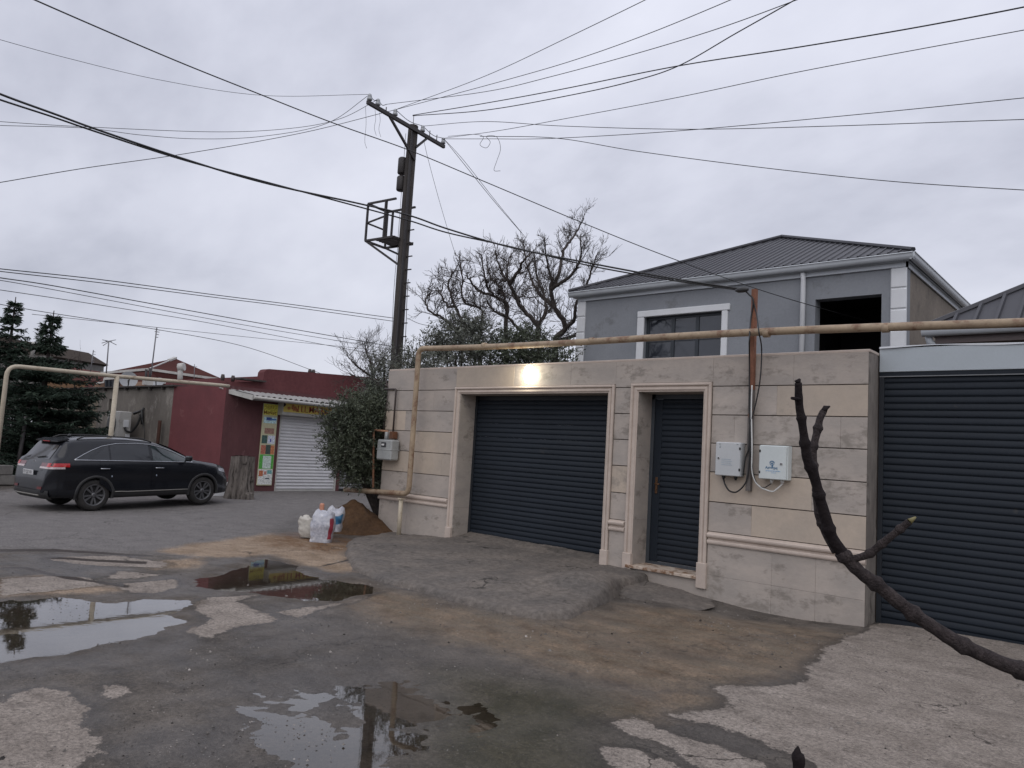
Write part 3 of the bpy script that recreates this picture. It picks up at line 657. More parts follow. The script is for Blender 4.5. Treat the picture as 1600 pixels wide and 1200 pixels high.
# ================================================================== GAS PIPES
M_pipe = M('yellow_gas_paint', (.38, .29, .195), (.27, .20, .135), scale=2.5, rough=.62, bump=.25, bscale=45, spot=(.20, .115, .07), spots=.42, spotscale=5, fine=.12)
M_pipe2 = M('pale_gas_paint', (.50, .44, .34), (.42, .36, .27), scale=3, rough=.6, bump=.2, bscale=40, spot=(.25, .18, .12), spots=.25)
M_pipeb = M('dark_pipe', (.06, .045, .04), rough=.6)
def elbow(a, c, b, r, n=6):
    """points rounding corner c between a and b with radius r"""
    a, c, b = (np.array(q, float) for q in (a, c, b)); u = (a - c) / np.linalg.norm(a - c); w = (b - c) / np.linalg.norm(b - c)
    p, q = c + u * r, c + w * r; return [(1 - t) ** 2 * p + 2 * t * (1 - t) * c + t * t * q for t in np.linspace(0, 1, n)]
PY = WY - .20
gp = thing('gas_pipe', (-9.9, PY, 0), 'long yellow gas pipe running over the stone wall and down its left end', 'pipe')
pa, pb, pc, pd_ = aty(652, 545, PY), aty(641, 772, PY), aty(541, 765, PY), aty(1600, 503, PY)
pb[0] = pa[0] = (pa[0] + pb[0]) / 2; dd = pd_ - pa; pd_ = pa + dd * 1.35
R0 = .046
mid = [pa + (pd_ - pa) * t + np.array([0, 0, -.02 * math.sin(t * 9)]) for t in np.linspace(.03, 1, 24)]
mb = MB(); mb.tube([pc] + elbow(pc, pb, pa, .14) + elbow(pb, pa, pd_, .13) + mid, R0, 14); mb.build('pipe_run', M_pipe, gp)
mb = MB(); mb.lathe([(R0 + .004, -.03), (R0 + .004, .02), (R0 - .01, .03)], tuple(pc), 14, 0); mb.build('end_cap', M_pipe, gp)
s0 = aty(627, 778, PY); mb = MB(); mb.tube([(s0[0], PY, s0[2]), (s0[0], PY, .0)], .038, 12); mb.build('support_post', M_pipe2, gp)
mb = MB(); mb.box((s0[0] - .05, PY - .05, s0[2] - .03), (s0[0] + .05, PY + .05, s0[2] + .0), .006); mb.build('saddle', M_pipe2, gp)
mb = MB()
for t in (.18, .42, .71, .86): p = pa + (pd_ - pa) * t / 1.35 * 1.35 * .74; mb.tube([p - (pd_ - pa) * .003, p + (pd_ - pa) * .003], R0 + .004, 14)
mb.build('weld_seam', M_pipe, gp, kind='stuff')
# thin branch to the meter
a0, a1, a2 = aty(583, 762, PY + .04), aty(584, 672, PY + .04), aty(606, 674, PY + .10)
M_pipe3 = M('rusty_thin_pipe', (.36, .20, .12), (.28, .14, .09), scale=5, rough=.7, spot=(.14, .06, .035), spots=.35)
mb = MB(); mb.tube([a0] + elbow(a0, a1, a2, .05) + [a2, a2 + np.array([0, 0, -.10])], .019, 10); mb.build('branch_pipe', M_pipe3, gp)
# gas meter
mt0, mt1 = aty(594, 718, WY - .12), aty(619, 686, WY - .12)
gm = thing('gas_meter', ((mt0[0] + mt1[0]) / 2, WY - .1, mt0[2]), 'grey metal gas meter with dark pipe on the left end of the stone wall', 'meter')
M_met = M('meter_grey', (.36, .37, .36), (.28, .29, .285), scale=5, rough=.5, spot=(.15, .13, .11), spots=.2)
mx_, mw, mh = (mt0[0] + mt1[0]) / 2, abs(mt1[0] - mt0[0]) / 2, mt1[2] - mt0[2]
mb = MB(); P = []
mb.box((mx_ - mw, WY - .22, mt0[2]), (mx_ + mw, WY - .03, mt1[2] - .02), .022); mb.build('meter_body', M_met, gm)
mb = MB(); mb.box((mx_ - mw - .006, WY - .226, mt0[2] + mh * .46), (mx_ + mw + .006, WY - .026, mt0[2] + mh * .50), .004); mb.build('seam_flange', M_met, gm)
mb = MB(); mb.box((mx_ - .07, WY - .232, mt0[2] + mh * .6), (mx_ + .06, WY - .222, mt0[2] + mh * .82), .004); mb.build('counter_window', flat('counter_black', (.05, .05, .055), rough=.2), gm)
mb = MB(); mb.quad((mx_ - .055, WY - .2335, mt0[2] + mh * .67), (mx_ + .02, WY - .2335, mt0[2] + mh * .67), (mx_ + .02, WY - .2335, mt0[2] + mh * .75), (mx_ - .055, WY - .2335, mt0[2] + mh * .75)); mb.build('counter_face', flat('counter_white', (.7, .7, .68)), gm)
mb = MB(); mb.tube([(mx_ - .07, WY - .12, mt1[2] - .03), (mx_ - .07, WY - .12, mt1[2] + .12)], .03, 12); mb.build('inlet', M_met, gm)
mb = MB(); mb.box((mx_ + .02, WY - .14, mt1[2] + .0), (mx_ + .12, WY - .02, mt1[2] + .13), .01); mb.build('regulator', M_rust, gm)
b0, b1, b2 = aty(616, 684, WY - .05), aty(619, 608, WY - .05), aty(606, 608, WY - .05)
b0[0] = b1[0]; b2[0] = XL - .03
mb = MB(); mb.tube([b0] + elbow(b0, b1, b2, .03) + [b2, (b2[0], WY + .5, b2[2])], .0165, 10); mb.build('outlet_pipe', M_pipeb, gm)
mb = MB(); mb.tube([aty(u, v, WY - .03) for u, v in ((602, 590), (606, 604), (606, 622), (602, 640), (600, 662), (598, 684))], .009, 6); mb.build('hose', M_pipeb, gm)

# ================================================================== ELECTRIC BOXES AND MAST on the right part of the wall
M_box = M('box_grey', (.50, .515, .52), (.46, .475, .48), scale=3, rough=.4, bump=.03, fine=.03)
M_box2 = M('box_bluegrey', (.58, .62, .61), (.54, .58, .575), scale=3, rough=.4, bump=.03, fine=.03)
M_cab = flat('cable_black', (.012, .012, .013), rough=.5)
M_wcab = flat('cable_white', (.62, .62, .60), rough=.5)
M_blk = flat('black_plastic', (.02, .02, .02), rough=.5)
def ebox(u0, v0, u1, v1, label, mat, lock, hinge, gl, gmat):
    dpt = .15; yf = WY - dpt
    p0 = aty(u0, v0, yf); p1 = aty(u1, v1, yf); x0, x1, z0, z1 = p0[0], p1[0], p1[2], p0[2]
    r = thing('meter_box', ((x0 + x1) / 2, WY, z0), label, 'electric box', 'electric boxes on the wall')
    mb = MB(); mb.box((x0, yf + .028, z0), (x1, WY - .002, z1), .006); mb.build('box_body', mat, r)
    mb = MB(); mb.box((x0 - .004, yf, z0 + .002), (x1 - .012 if hinge == 'l' else x1 - .0, yf + .025, z1 - .004), .008); d = mb.build('box_door', mat, r)
    hx = x1 if hinge == 'r' else x0 + .01
    for f in (.2, .82): mb = MB(); mb.box((hx - .012, yf - .006, z0 + (z1 - z0) * f - .015), (hx + .006, yf + .012, z0 + (z1 - z0) * f + .015), .002); mb.build('hinge', M_blk, r)
    mb = MB(); lx, lz = x0 + (x1 - x0) * lock[0], z0 + (z1 - z0) * lock[1]
    mb.lathe([(.016, 0), (.016, -.006), (.012, -.008)], (lx, yf, lz), 14, 1); lk = mb.build('lock', flat('lock_grey', (.5, .5, .5)), r)
    mb = MB(); mb.lathe([(.009, 0), (.009, -.004)], (lx, yf - .008, lz), 10, 1); mb.build('keyhole', M_blk, r)
    for f in gl:
        gx_ = x0 + (x1 - x0) * f; mb = MB(); mb.lathe([(.022, 0), (.022, -.028), (.015, -.032), (.013, -.05)], (gx_, WY - .075, z0 + .004), 12); mb.build('cable_gland', gmat, r)
    return r, x0, x1, z0, z1, yf, d
r1, x0, x1, z0, z1, yf, d = ebox(1119, 690, 1155, 745, 'left grey electric box, faded and unmarked, beside the entry door', M_box, (.13, .52), 'r', (.25, .75), M_blk)
mb = MB(); tw = (x1 - x0)
for k in range(4): mb.box((x0 + tw * .25, yf - .0015, z0 + .13 + k * .022), (x0 + tw * (.70 - .06 * (k % 2)), yf + .001, z0 + .137 + k * .022))
mb.build('faded_print', flat('faded_ink', (.36, .42, .47)), r1)
mb = MB()
for xx, zz, w_ in ((.13, .92, .04), (.16, .86, .03), (.15, .82, .03), (.86, .93, .035)): mb.box((x0 + tw * xx, yf - .0015, z0 + (z1 - z0) * zz), (x0 + tw * xx + w_ * .6, yf + .001, z0 + (z1 - z0) * zz + .010))
mb.build('scratch_mark', flat('scratch', (.25, .27, .28)), r1, kind='stuff')
gA = (x0 + tw * .25, WY - .075, z0 - .045)
r2, x0, x1, z0, z1, yf, d = ebox(1187, 695, 1229, 751, 'right electric box with a blue bulb emblem and writing', M_box2, (.80, .47), 'l', (.38, .76), flat('gland_white', (.6, .6, .58)))
tw, th = x1 - x0, z1 - z0; M_ink = flat('blue_ink', (.03, .13, .26)); M_ink2 = flat('light_blue_ink', (.22, .38, .58))
ecx, ecz = x0 + tw * .47, z0 + th * .47
mb = MB()
def ring(r0, r1_, a0=0, a1=6.2832, n=20):
    vs = []; 
    for k in range(n + 1):
        a = a0 + (a1 - a0) * k / n
        vs += [(ecx + r0 * math.cos(a), yf - .002, ecz + r0 * math.sin(a)), (ecx + r1_ * math.cos(a), yf - .002, ecz + r1_ * math.sin(a))]
    mb.add(vs, [(2 * k, 2 * k + 1, 2 * k + 3, 2 * k + 2) for k in range(n)])
ring(.020, .0265, -1.1, 4.3); ring(0.001, .011); ring(.028, .032, .2, 2.9)
mb.box((ecx - .004, yf - .003, ecz - .052), (ecx + .010, yf, ecz - .012)); mb.build('bulb_emblem', M_ink, r2)
text_mb('Azərişıq', .042, (x0 + tw * .23, yf, z0 + th * .31), (1, 0, 0), (0, 0, 1), .0025, bold=.0007, spacing=.98).build('writing', M_ink, r2)
mb = MB()
for k in range(12): mb.box((x0 + tw * .25 + k * .0145, yf - .002, z0 + th * .235 + .004 * (k % 2)), (x0 + tw * .25 + k * .0145 + .011, yf, z0 + th * .262))
mb.build('small_print', M_ink2, r2)
text_mb('enerji', .024, (x0 + tw * .45, yf, z0 + th * .185), (1, 0, 0), (0, 0, 1), .0025).build('writing', M_ink2, r2)
gB, gC = (x0 + tw * .38, WY - .075, z0 - .045), (x0 + tw * .76, WY - .075, z0 - .045)
# steel mast bracket
ma, mbm, mc = aty(1179, 452, WY - .05), aty(1180, 605, WY - .05), aty(1180, 768, WY - .05)
mast = thing('service_mast', (ma[0], WY - .05, mc[2]), 'rusty angle steel mast fixed to the stone wall between the electric boxes', 'mast')
mx0 = ma[0]
def angle(z0, z1, mat, nm):
    mb = MB(); mb.box((mx0 - .027, WY - .075, z0), (mx0 + .027, WY - .069, z1)); mb.box((mx0 + .021, WY - .069, z0), (mx0 + .027, WY - .01, z1)); mb.box((mx0 - .027, WY - .069, z0), (mx0 - .021, WY - .01, z1)); return mb.build(nm, mat, mast)
angle(mbm[2] - .03, ma[2], M('orange_rust', (.27, .125, .08), (.19, .09, .06), scale=8, rough=.8, bump=.3, spot=(.12, .07, .05), spots=.3, spotscale=6), 'upper_steel')
angle(mc[2], mbm[2] - .031, M('grey_steel_worn', (.16, .145, .135), (.11, .10, .095), scale=7, rough=.7, bump=.3, spot=(.2, .1, .06), spots=.2), 'lower_steel')
def cable(name, pts, rad, mat, label, group=None, n=6, par=None, **k):
    mb = MB(); mb.tube(bez(pts, 8), rad, n); o = mb.build(name, mat, par)
    if label: tag(o, label, 'cable', group)
    return o
Q = lambda u, v, y=WY - .095: aty(u, v, y)
cable('drop_cable', [Q(1163, 453, WY - .12), Q(1170, 460), Q(1177, 470), Q(1173, 500), Q(1171, 530, WY - .3), Q(1171, 560, WY - .13), Q(1171, 620), Q(1172, 680), Q(1171, 720), Q(1166, 752), Q(1152, 768), Q(1140, 767), Q(1133, 757, WY - .09), gA], .010, M_cab, 'black cable down the mast into the left electric box', 'cables down the mast')
cable('drop_cable', [Q(1176, 468), Q(1182, 490), Q(1186, 520, WY - .3), Q(1190, 545), Q(1188, 590), Q(1181, 630), Q(1172, 665), Q(1170, 700), Q(1165, 715), Q(1161, 743)], .008, M_cab, 'black cable bowed to the right of the mast', 'cables down the mast')
cable('drop_cable', [Q(1175, 602), Q(1174, 640), Q(1175, 700), Q(1175, 735), Q(1180, 752), Q(1188, 761), Q(1196, 765), Q(1207, 768), Q(1214, 764), gC], .009, M_wcab, 'white cable from the mast into the right electric box', 'cables down the mast')
cable('drop_cable', [Q(1173, 700), Q(1177, 740), Q(1184, 757), Q(1193, 762), Q(1200, 759), gB], .006, M_cab, 'thin black lead looping under the right electric box', 'cables down the mast')
mb = MB(); q = Q(1160, 453, WY - .12); mb.lathe([(.012, -.09), (.03, -.06), (.034, 0), (.03, .05), (.012, .08)], tuple(q), 10, 0); mb.build('cable_clamp', M_blk, mast)

# ================================================================== UTILITY POLE
PD = 18.0
base = atz(600, 766, 0); pu = atd(618, 570, PD); PX, PYY = pu[0], pu[1]
M_wood = M('weathered_pole_wood', (.085, .075, .07), (.05, .045, .042), scale=2.2, rough=.85, bump=.8, bscale=14, stretch=(4, 4, .35), spot=(.15, .13, .12), spots=.2, fine=.15)
M_iron = flat('dark_iron', (.035, .030, .030), rough=.6)
M_porc = flat('porcelain', (.42, .44, .46), rough=.25)
ptop = atd(644, 182, PD)[2]
pole = thing('utility_pole', (PX, PYY, 0), 'weathered dark utility pole with crossarm and service cage behind the wall end', 'utility pole')
mb = MB(); n = 12; hs = np.linspace(-.3, ptop, 26)
pts = [(PX + .02 * math.sin(h * .7), PYY, h) for h in hs]; mb.tube(pts, [.155 - .03 * h / ptop for h in hs], 9, smooth=False); mb.build('pole_shaft', M_wood, pole)
mb = MB(); mb.bar((PX + .12, PYY - .10, .4), (PX + .1, PYY - .09, ptop - .1), .05, .05); mb.build('cable_duct', M_iron, pole)
d1 = RM @ np.array([1588 - CXP, 751 - CYP, FPX]); d1[2] = 0; d1 /= np.linalg.norm(d1)
e1 = np.array([d1[1], -d1[0], 0])
if e1[0] < 0: e1 = -e1
armz = ptop - .16
ac = np.array([PX, PYY, armz]) - e1 * .0
def on_line(P0, d, u):
    lo, hi = -6.0, 8.0
    f = lambda t: upix(P0 + d * t)[0] - u
    for _ in range(60):
        m = (lo + hi) / 2
        if f(m) > 0: hi = m
        else: lo = m
    return P0 + d * lo
off = np.array([0, 0, 0.0]) + (-e1) * .0
side = np.cross(d1, [0, 0, 1]); ac = ac + side * .15
A0, A1 = on_line(ac, d1, 574), on_line(ac, d1, 694)
mb = MB(); mb.bar(A0, A1, .07, .085); mb.build('crossarm', M_iron, pole)
b = on_line(ac, d1, 607); c = on_line(ac, d1, 668)
mb = MB(); mb.bar(b, np.array([PX, PYY, armz - .75]) + side * .14, .05); mb.build('arm_brace', M_iron, pole)
mb = MB(); mb.bar(c - np.array([0, 0, .02]), np.array([PX, PYY, armz - .42]) + side * .14, .05); mb.build('arm_brace', M_iron, pole)
INS = {}
for u in (577, 590, 603, 617, 660, 692):
    p = on_line(ac, d1, u); INS[u] = p + np.array([0, 0, .21])
    mb = MB(); mb.tube([p, p + np.array([0, 0, .14])], .013, 6); pin = mb.build('insulator_pin', M_iron, pole)
    if u != 603: mb = MB(); mb.lathe([(.035, .06), (.062, .07), (.062, .12), (.038, .135), (.05, .155), (.045, .20), (.02, .225)], tuple(p), 12); mb.build('insulator', M_porc, pole)
for u in (671, 682):
    p = on_line(ac, d1, u); mb = MB(); mb.tube([p, p + np.array([0, 0, .2])], .012, 6); mb.build('insulator_pin', M_iron, pole)
for va, vb in ((232, 259), (263, 287)):
    h1, h0 = atd(637, va, PD)[2], atd(636, vb, PD)[2]
    cpos = np.array([PX, PYY, 0]) - e1 * .26
    mb = MB(); mb.lathe([(.10, h0), (.115, h0 + .02), (.115, h1 - .03), (.09, h1)], (cpos[0], cpos[1], 0), 14); mb.build('surge_arrester', M_iron, pole)
    mb = MB(); mb.bar(cpos + np.array([0, 0, h1 - .1]), (PX, PYY, h1 - .1), .04); mb.build('arrester_bracket', M_iron, pole)
# cage
zt, zb_ = atd(600, 304, 17.9)[2], atd(598, 366, 17.9)[2]; pc0 = np.array([PX, PYY, 0])
Lc = pc0 - e1 * 1.02 - d1 * .33; cw, cd = e1 * .95, d1 * .70
C4 = [Lc, Lc + cw, Lc + cw + cd, Lc + cd]
mb = MB()
def zz(p, z): return np.array([p[0], p[1], z])
for zq, w in ((zt, .045), (zb_, .05)):
    for i in range(4):
        if i == 1 and zq == zt: continue
        mb.bar(zz(C4[i], zq), zz(C4[(i + 1) % 4], zq), w)
for i in (0, 3): mb.bar(zz(C4[i], zb_), zz(C4[i], zt), .045)
mi = (C4[0] + C4[1]) / 2; mb.bar(zz(Lc + cw * .66, zb_), zz(Lc + cw * .66, zt), .055); mb.bar(zz(Lc + cd + cw * .2, zb_), zz(Lc + cd + cw * .2, zt), .045)
zm_ = (zt + zb_) / 2 - .02; mb.bar(zz(C4[0], zm_), zz(C4[3], zm_), .035); mb.bar(zz(C4[0], zm_), zz(Lc + cw * .66, zm_ + .1), .035)
mb.build('cage_frame', M_iron, pole)
mb = MB()
for k in range(7): a = Lc + cd * (k + .5) / 7 + cw * .25; mb.bar(zz(a, zb_ + .02), zz(a + cw * .75, zb_ + .02), .06, .02)
mb.build('cage_floor', M_iron, pole)
zlo = atd(620, 413, PD)[2]
mb = MB(); mb.bar(zz(C4[0], zb_), zz(pc0 - d1 * .1, zlo), .05); mb.bar(zz(C4[3], zb_), zz(pc0 + d1 * .1, zlo + .25), .045); mb.build('cage_strut', M_iron, pole)
mb = MB()
for k in range(12):
    z = 3.2 + k * .33; mb.bar((PX + .1, PYY, z), (PX + .3, PYY + .02, z), .025)
mb.tube([(PX + .27 + .03 * math.sin(z * 2), PYY, z) for z in np.linspace(2.6, 5.6, 18)], .009, 5); mb.build('step_iron', M_iron, pole)
mb = MB(); mb.tube([(PX - .17 - .04 * math.sin(z * 1.4), PYY - .05, z) for z in np.linspace(2.8, zb_, 20)], .006, 5); mb.tube([(PX - .2, PYY - .05, z) for z in np.linspace(zb_, armz, 20)], .006, 5); mb.build('loose_lead', M_iron, pole)
mb = MB(); P0 = np.array([PX, PYY, ptop]); mb.tube([P0, P0 + np.array([0, 0, .28])], .008, 5); mb.build('top_spike', M_iron, pole)

# ================================================================== OVERHEAD CABLES
def wire(pts, r, label, mat=None, grp='overhead cables'):
    """pts: (u, v, depth)"""
    q = [np.array(p, float) for p in pts]; c = bez([np.array([p[0], p[1], 1 / p[2]]) for p in q], 14)
    mb = MB(); mb.tube([atd(p[0], p[1], 1 / p[2]) for p in c], r, 5); o = mb.build('overhead_cable', mat or M_cab); tag(o, label, 'cable', grp); return o
I = {k: (*upix(v), float((RM.T @ (v - CAM))[2])) for k, v in INS.items()}
wire([(-80, -62, 6.6), (50, -2, 7.5), (256, 87, 9), (400, 145, 10), (520, 192, 11), (640, 235, 12), (760, 285, 12.8), (905, 346, 13.5), (1040, 400, 14), (1200, 457, 14.5), (1373, 507, 15.2)], .0085, 'cable from the top left corner to the dark recess of the grey house')
wire([(-80, 38, 12), (0, 62, 13), (110, 92, 14), (250, 125, 15.5), (410, 149, 17), I[577]], .005, 'thin top wire from the left to the leftmost insulator')
wire([(-80, 112, 7), (0, 147, 7.5), (90, 180, 8), (150, 202, 8.4), (280, 246, 9), (410, 285, 9.6), (560, 318, 10.2), (640, 337, 10.5), (700, 358, 10.6), (800, 387, 10.6), (920, 411, 10.4), (1050, 435, 10), (1160, 452, 9.6)], .013, 'thick black service cable, upper strand, ending at the mast')
wire([(-80, 128, 7), (0, 156, 7.5), (80, 182, 8), (150, 206, 8.4), (280, 248, 9), (410, 283, 9.6), (560, 323, 10.2), (640, 345, 10.5), (700, 364, 10.6), (800, 386, 10.6), (920, 415, 10.4), (1050, 438, 10), (1160, 454, 9.6)], .011, 'thick black service cable, lower strand, ending at the mast')
wire([(-60, 184, 14), (0, 190, 14.5), (130, 198, 15), (330, 206, 16), (450, 201, 17), (530, 186, 17.5), I[590]], .006, 'sagging wire from the left, upper of a close pair')
wire([(-60, 192, 14), (0, 196, 14.5), (130, 200, 15), (220, 211, 15.5), (310, 217, 16), (410, 213, 16.8), (510, 193, 17.3), I[577]], .006, 'sagging wire from the left, lower of a close pair')
wire([(-60, 294, 11), (0, 285, 12), (130, 263, 13), (290, 240, 15), (470, 208, 16.5), I[617]], .007, 'wire rising from the left edge to the pole top')
low = [([(-60, 412, 16), (0, 420, 17), (150, 436, 19), (330, 460, 22), (450, 475, 24), (615, 497, 27)], .012, 'highest of the low wires left of the pole'),
       ([(-60, 416, 16), (0, 424, 17), (150, 441, 19), (330, 464, 22), (450, 479, 24), (615, 502, 27)], .011, 'second highest of the low wires left of the pole'),
       ([(-60, 424, 14), (0, 434, 15), (80, 446, 17), (250, 477, 20), (400, 504, 23), (610, 541, 27)], .012, 'dark third wire of the low bundle left of the pole'),
       ([(-60, 430, 14), (0, 438, 15), (80, 452, 17), (250, 484, 20), (400, 511, 23), (610, 546, 27)], .008, 'faint wire just under the dark third wire'),
       ([(-60, 444, 17), (0, 453, 18), (120, 471, 20), (300, 500, 24), (450, 528, 27), (600, 556, 30)], .009, 'faint lower wire crossing behind the aerials'),
       ([(-40, 468, 17), (60, 486, 19), (240, 514, 22), (380, 541, 25), (500, 583, 28)], .009, 'lowest wire dropping behind the market roof'),
       ([(50, 491, 19), (240, 511, 22), (400, 528, 25), (600, 548, 29)], .007, 'faint nearly level wire above the brown roof')]
for p, r, l in low: wire(p, r, l)
wire([(636, 497, 27), (660, 507, 28), (700, 512, 30)], .010, 'short wire leaving the pole to the right above the olive trees')
rt = [([I[617], (760, 118, 15), (880, 62, 12.5), (1012, -2, 10.5), (1100, -46, 9.5)], .006, 'steepest wire from the pole to the top edge'),
      ([I[617], (780, 128, 15.5), (900, 93, 13.5), (1020, 50, 12), (1148, -3, 10.5), (1230, -40, 9.8)], .0065, 'second steepest wire from the pole to the top edge'),
      ([I[603], (760, 143, 15.5), (860, 120, 14), (1000, 82, 12.4), (1130, 42, 11), (1255, -4, 10), (1340, -36, 9.4)], .0065, 'third wire from the pole, leaving at the top edge'),
      ([(645, 180, 17.9), (760, 161, 15.8), (880, 139, 14), (1060, 103, 12), (1240, 75, 10.5), (1420, 45, 9.5), (1600, 11, 8.5), (1700, -12, 8)], .0095, 'heavy wire from the pole to the upper right edge'),
      ([(645, 181, 17.9), (760, 172, 16), (880, 151, 14.5), (980, 129, 13.3), (1060, 103, 12.5), (1150, 52, 11.5), (1240, 1, 10.8), (1320, -46, 10)], .0095, 'heavy wire bending up steeply over the grey house'),
      ([I[692], (780, 204, 15.8), (880, 186, 14.3), (1060, 152, 12.4), (1240, 114, 11), (1420, 80, 10), (1600, 47, 9.2), (1700, 28, 8.8)], .006, 'middle wire climbing from the pole to the right edge'),
      ([I[660], (760, 190, 16), (880, 197, 14.8), (1080, 202, 13.2), (1300, 197, 12), (1500, 190, 11), (1620, 186, 10.5), (1700, 183, 10)], .0065, 'nearly level wire to the right edge, upper at the crossing'),
      ([(690, 217, 17.2), (760, 217, 16), (870, 216, 14.8), (1080, 203, 13.2), (1350, 178, 11.8), (1600, 153, 10.6), (1700, 143, 10)], .0065, 'wire dipping then rising to the right edge'),
      ([(750, 213, 16), (870, 216, 15), (1000, 237, 13.8), (1200, 263, 12.5), (1400, 284, 11.5), (1600, 297, 10.8), (1700, 302, 10.3)], .007, 'wire sloping down to the right edge over the grey roof'),
      ([I[692], (720, 250, 18), (770, 312, 19), (815, 364, 20)], .007, 'left one of two drop wires to the bare tree'),
      ([I[692], (724, 250, 18), (776, 316, 19), (822, 372, 20)], .006, 'right one of two drop wires to the bare tree'),
      ([(662, 218, 17.6), (668, 245, 17.8), (684, 305, 18.4), (700, 360, 19), (716, 412, 20)], .005, 'faint drop wire between the pole and the tree')]
for p, r, l in rt: wire(p, r, l)
wire([(700, 213, 17), (740, 210, 16.3), (755, 214, 16), (750, 226, 16), (760, 231, 16), (766, 222, 16), (760, 213, 16), (776, 214, 16), (782, 232, 16), (776, 252, 16), (772, 266, 16), (782, 267, 16)], .005, 'loose coil of wire hanging from the cables right of the pole')
for k, (u, v0, v1) in enumerate(((571, 166, 232), (586, 172, 212), (593, 176, 214))):
    wire([(u, v0, 17.4), (u + 1, (v0 + v1) / 2 - 6, 17.4), (u - 1, v1 - 12, 17.4), (u + 2, v1, 17.4)], .004, ['long loose wire end hanging from the crossarm tip', 'short loose wire end under the second insulator', 'loose wire end hanging nearest the pole'][k], None, 'loose wire ends')
for k, u in enumerate((577, 590, 617, 660)):
    a, b = INS[u], INS[(590, 603, 660, 692)[k]]
    mb = MB(); mb.tube(bez([a, (a + b) / 2 + np.array([0, 0, -.08]), b], 6), .008, 5); mb.build('jumper_wire', M_cab, pole)

# ================================================================== GREY HOUSE
HY = 15.0
M_hw = M('grey_blue_render', (.285, .298, .318), (.24, .252, .272), scale=.9, rough=.85, bump=.35, bscale=30, fine=.05, spot=(.20, .205, .215), spots=.28, spotscale=1.3)
M_wh = M('white_paint', (.74, .755, .77), (.68, .69, .70), scale=2, rough=.5, bump=.05, fine=.03)
M_gut = M('white_gutter', (.60, .63, .66), (.54, .57, .60), scale=2, rough=.35, bump=.03, fine=.03)
M_raw = M('unpainted_render', (.25, .215, .18), (.19, .165, .14), scale=1.4, rough=.9, bump=.4, bscale=25, spot=(.13, .115, .10), spots=.25, spotscale=1.5)
M_roof = M('grey_metal_roof', (.055, .055, .062), (.045, .045, .052), scale=1.2, rough=.5, spec=.3, bump=.03, fine=.05)
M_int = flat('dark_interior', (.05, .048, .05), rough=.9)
M_glass = M('window_glass', (.03, .035, .045), rough=.04, bump=0, spec=.9, fine=0)
house = thing('grey_house', (-7.3, HY, 0), 'two-storey grey blue house with dark metal hip roof behind the stone wall', 'house')
HX0, HX1, HZ = -11.12, -3.565, 5.46
WX0, WX1, WZ0, WZ1 = -9.17, -7.22, 3.4, 4.92
OX0, OX1, OZ0, OZ1 = -5.225, -3.99, 3.7, 4.99
RX0 = -5.47; HB = 22.5
mb = MB(); T = .28
for a, b_, z0, z1 in ((HX0, WX0, 0, HZ), (WX0, WX1, 0, WZ0), (WX0, WX1, WZ1, HZ), (WX1, OX0, 0, HZ), (OX0, OX1, 0, OZ0), (OX0, OX1, OZ1, HZ), (OX1, HX1, 0, HZ)):
    mb.box((a, HY, z0), (b_, HY + T, z1))
mb.box((HX0, HY + T, 0), (HX0 + T, HB, HZ)); mb.box((HX0 + T, HB - T, 0), (HX1 - .05, HB, HZ)); mb.build('wall', M_hw, house)
mb = MB(); mb.box((HX1 - T, HY + T, 0), (HX1 - .012, HB - T, HZ)); mb.build('side_wall', M_raw, house)
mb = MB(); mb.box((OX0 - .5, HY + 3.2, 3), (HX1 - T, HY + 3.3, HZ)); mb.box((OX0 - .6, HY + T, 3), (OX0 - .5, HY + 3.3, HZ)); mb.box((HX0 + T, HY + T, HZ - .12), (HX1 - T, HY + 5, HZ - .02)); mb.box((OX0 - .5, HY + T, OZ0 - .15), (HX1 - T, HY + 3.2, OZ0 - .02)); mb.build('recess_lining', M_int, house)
mb = MB(); mb.box((HX0, HY - .05, HZ - .0), (HX1 + .03, HY + .02, HZ + .09)); mb.box((HX1, HY - .05, HZ), (HX1 + .03, HB, HZ + .09)); mb.build('cornice_band', M_gut, house)
# quoins
for x0, x1 in ((HX0 - .02, -10.89), (-3.83, HX1 + .01)):
    z = HZ - .003
    while z > 2.2:
        mb = MB(); w, h = (x1 - x0), .385; mb.box((-w / 2, -.045, -h / 2), (w / 2, .03, h / 2), .02); mb.build('quoin_block', M_wh, house, loc=((x0 + x1) / 2, HY, z - h / 2)); z -= .40
    mb = MB(); mb.box((x0 + .003, HY - .022, 2.0), (x1 - .003, HY + .02, HZ - .003)); mb.build('quoin_joint', M_wh, house)
# window
mb = MB()
wo = .185
mb.box((WX0 - wo, HY - .05, WZ1), (WX1 + wo, HY + .02, WZ1 + .15), .015); mb.box((WX0 - wo, HY - .045, WZ0 - .1), (WX0, HY + .02, WZ1), .015); mb.box((WX1, HY - .045, WZ0 - .1), (WX1 + wo * .75, HY + .02, WZ1), .015)
mb.build('window_surround', M_wh, house)
win = thing('window', ((WX0 + WX1) / 2, HY, WZ0), None, None); win.parent = house; win.location = tuple(np.array([(WX0 + WX1) / 2, HY, WZ0]) - ORG[house.name])
M_fr = flat('window_frame_dark', (.035, .042, .05), rough=.4)
mb = MB(); f = .06; xs = (WX0, -8.47, -7.86, WX1); yq = HY + .10
mb.box((WX0, yq, WZ0), (WX0 + f, yq + .06, WZ1)); mb.box((WX1 - f, yq, WZ0), (WX1, yq + .06, WZ1)); mb.box((WX0 + f, yq, WZ1 - f), (WX1 - f, yq + .06, WZ1)); mb.box((WX0 + f, yq, WZ0), (WX1 - f, yq + .06, WZ0 + f))
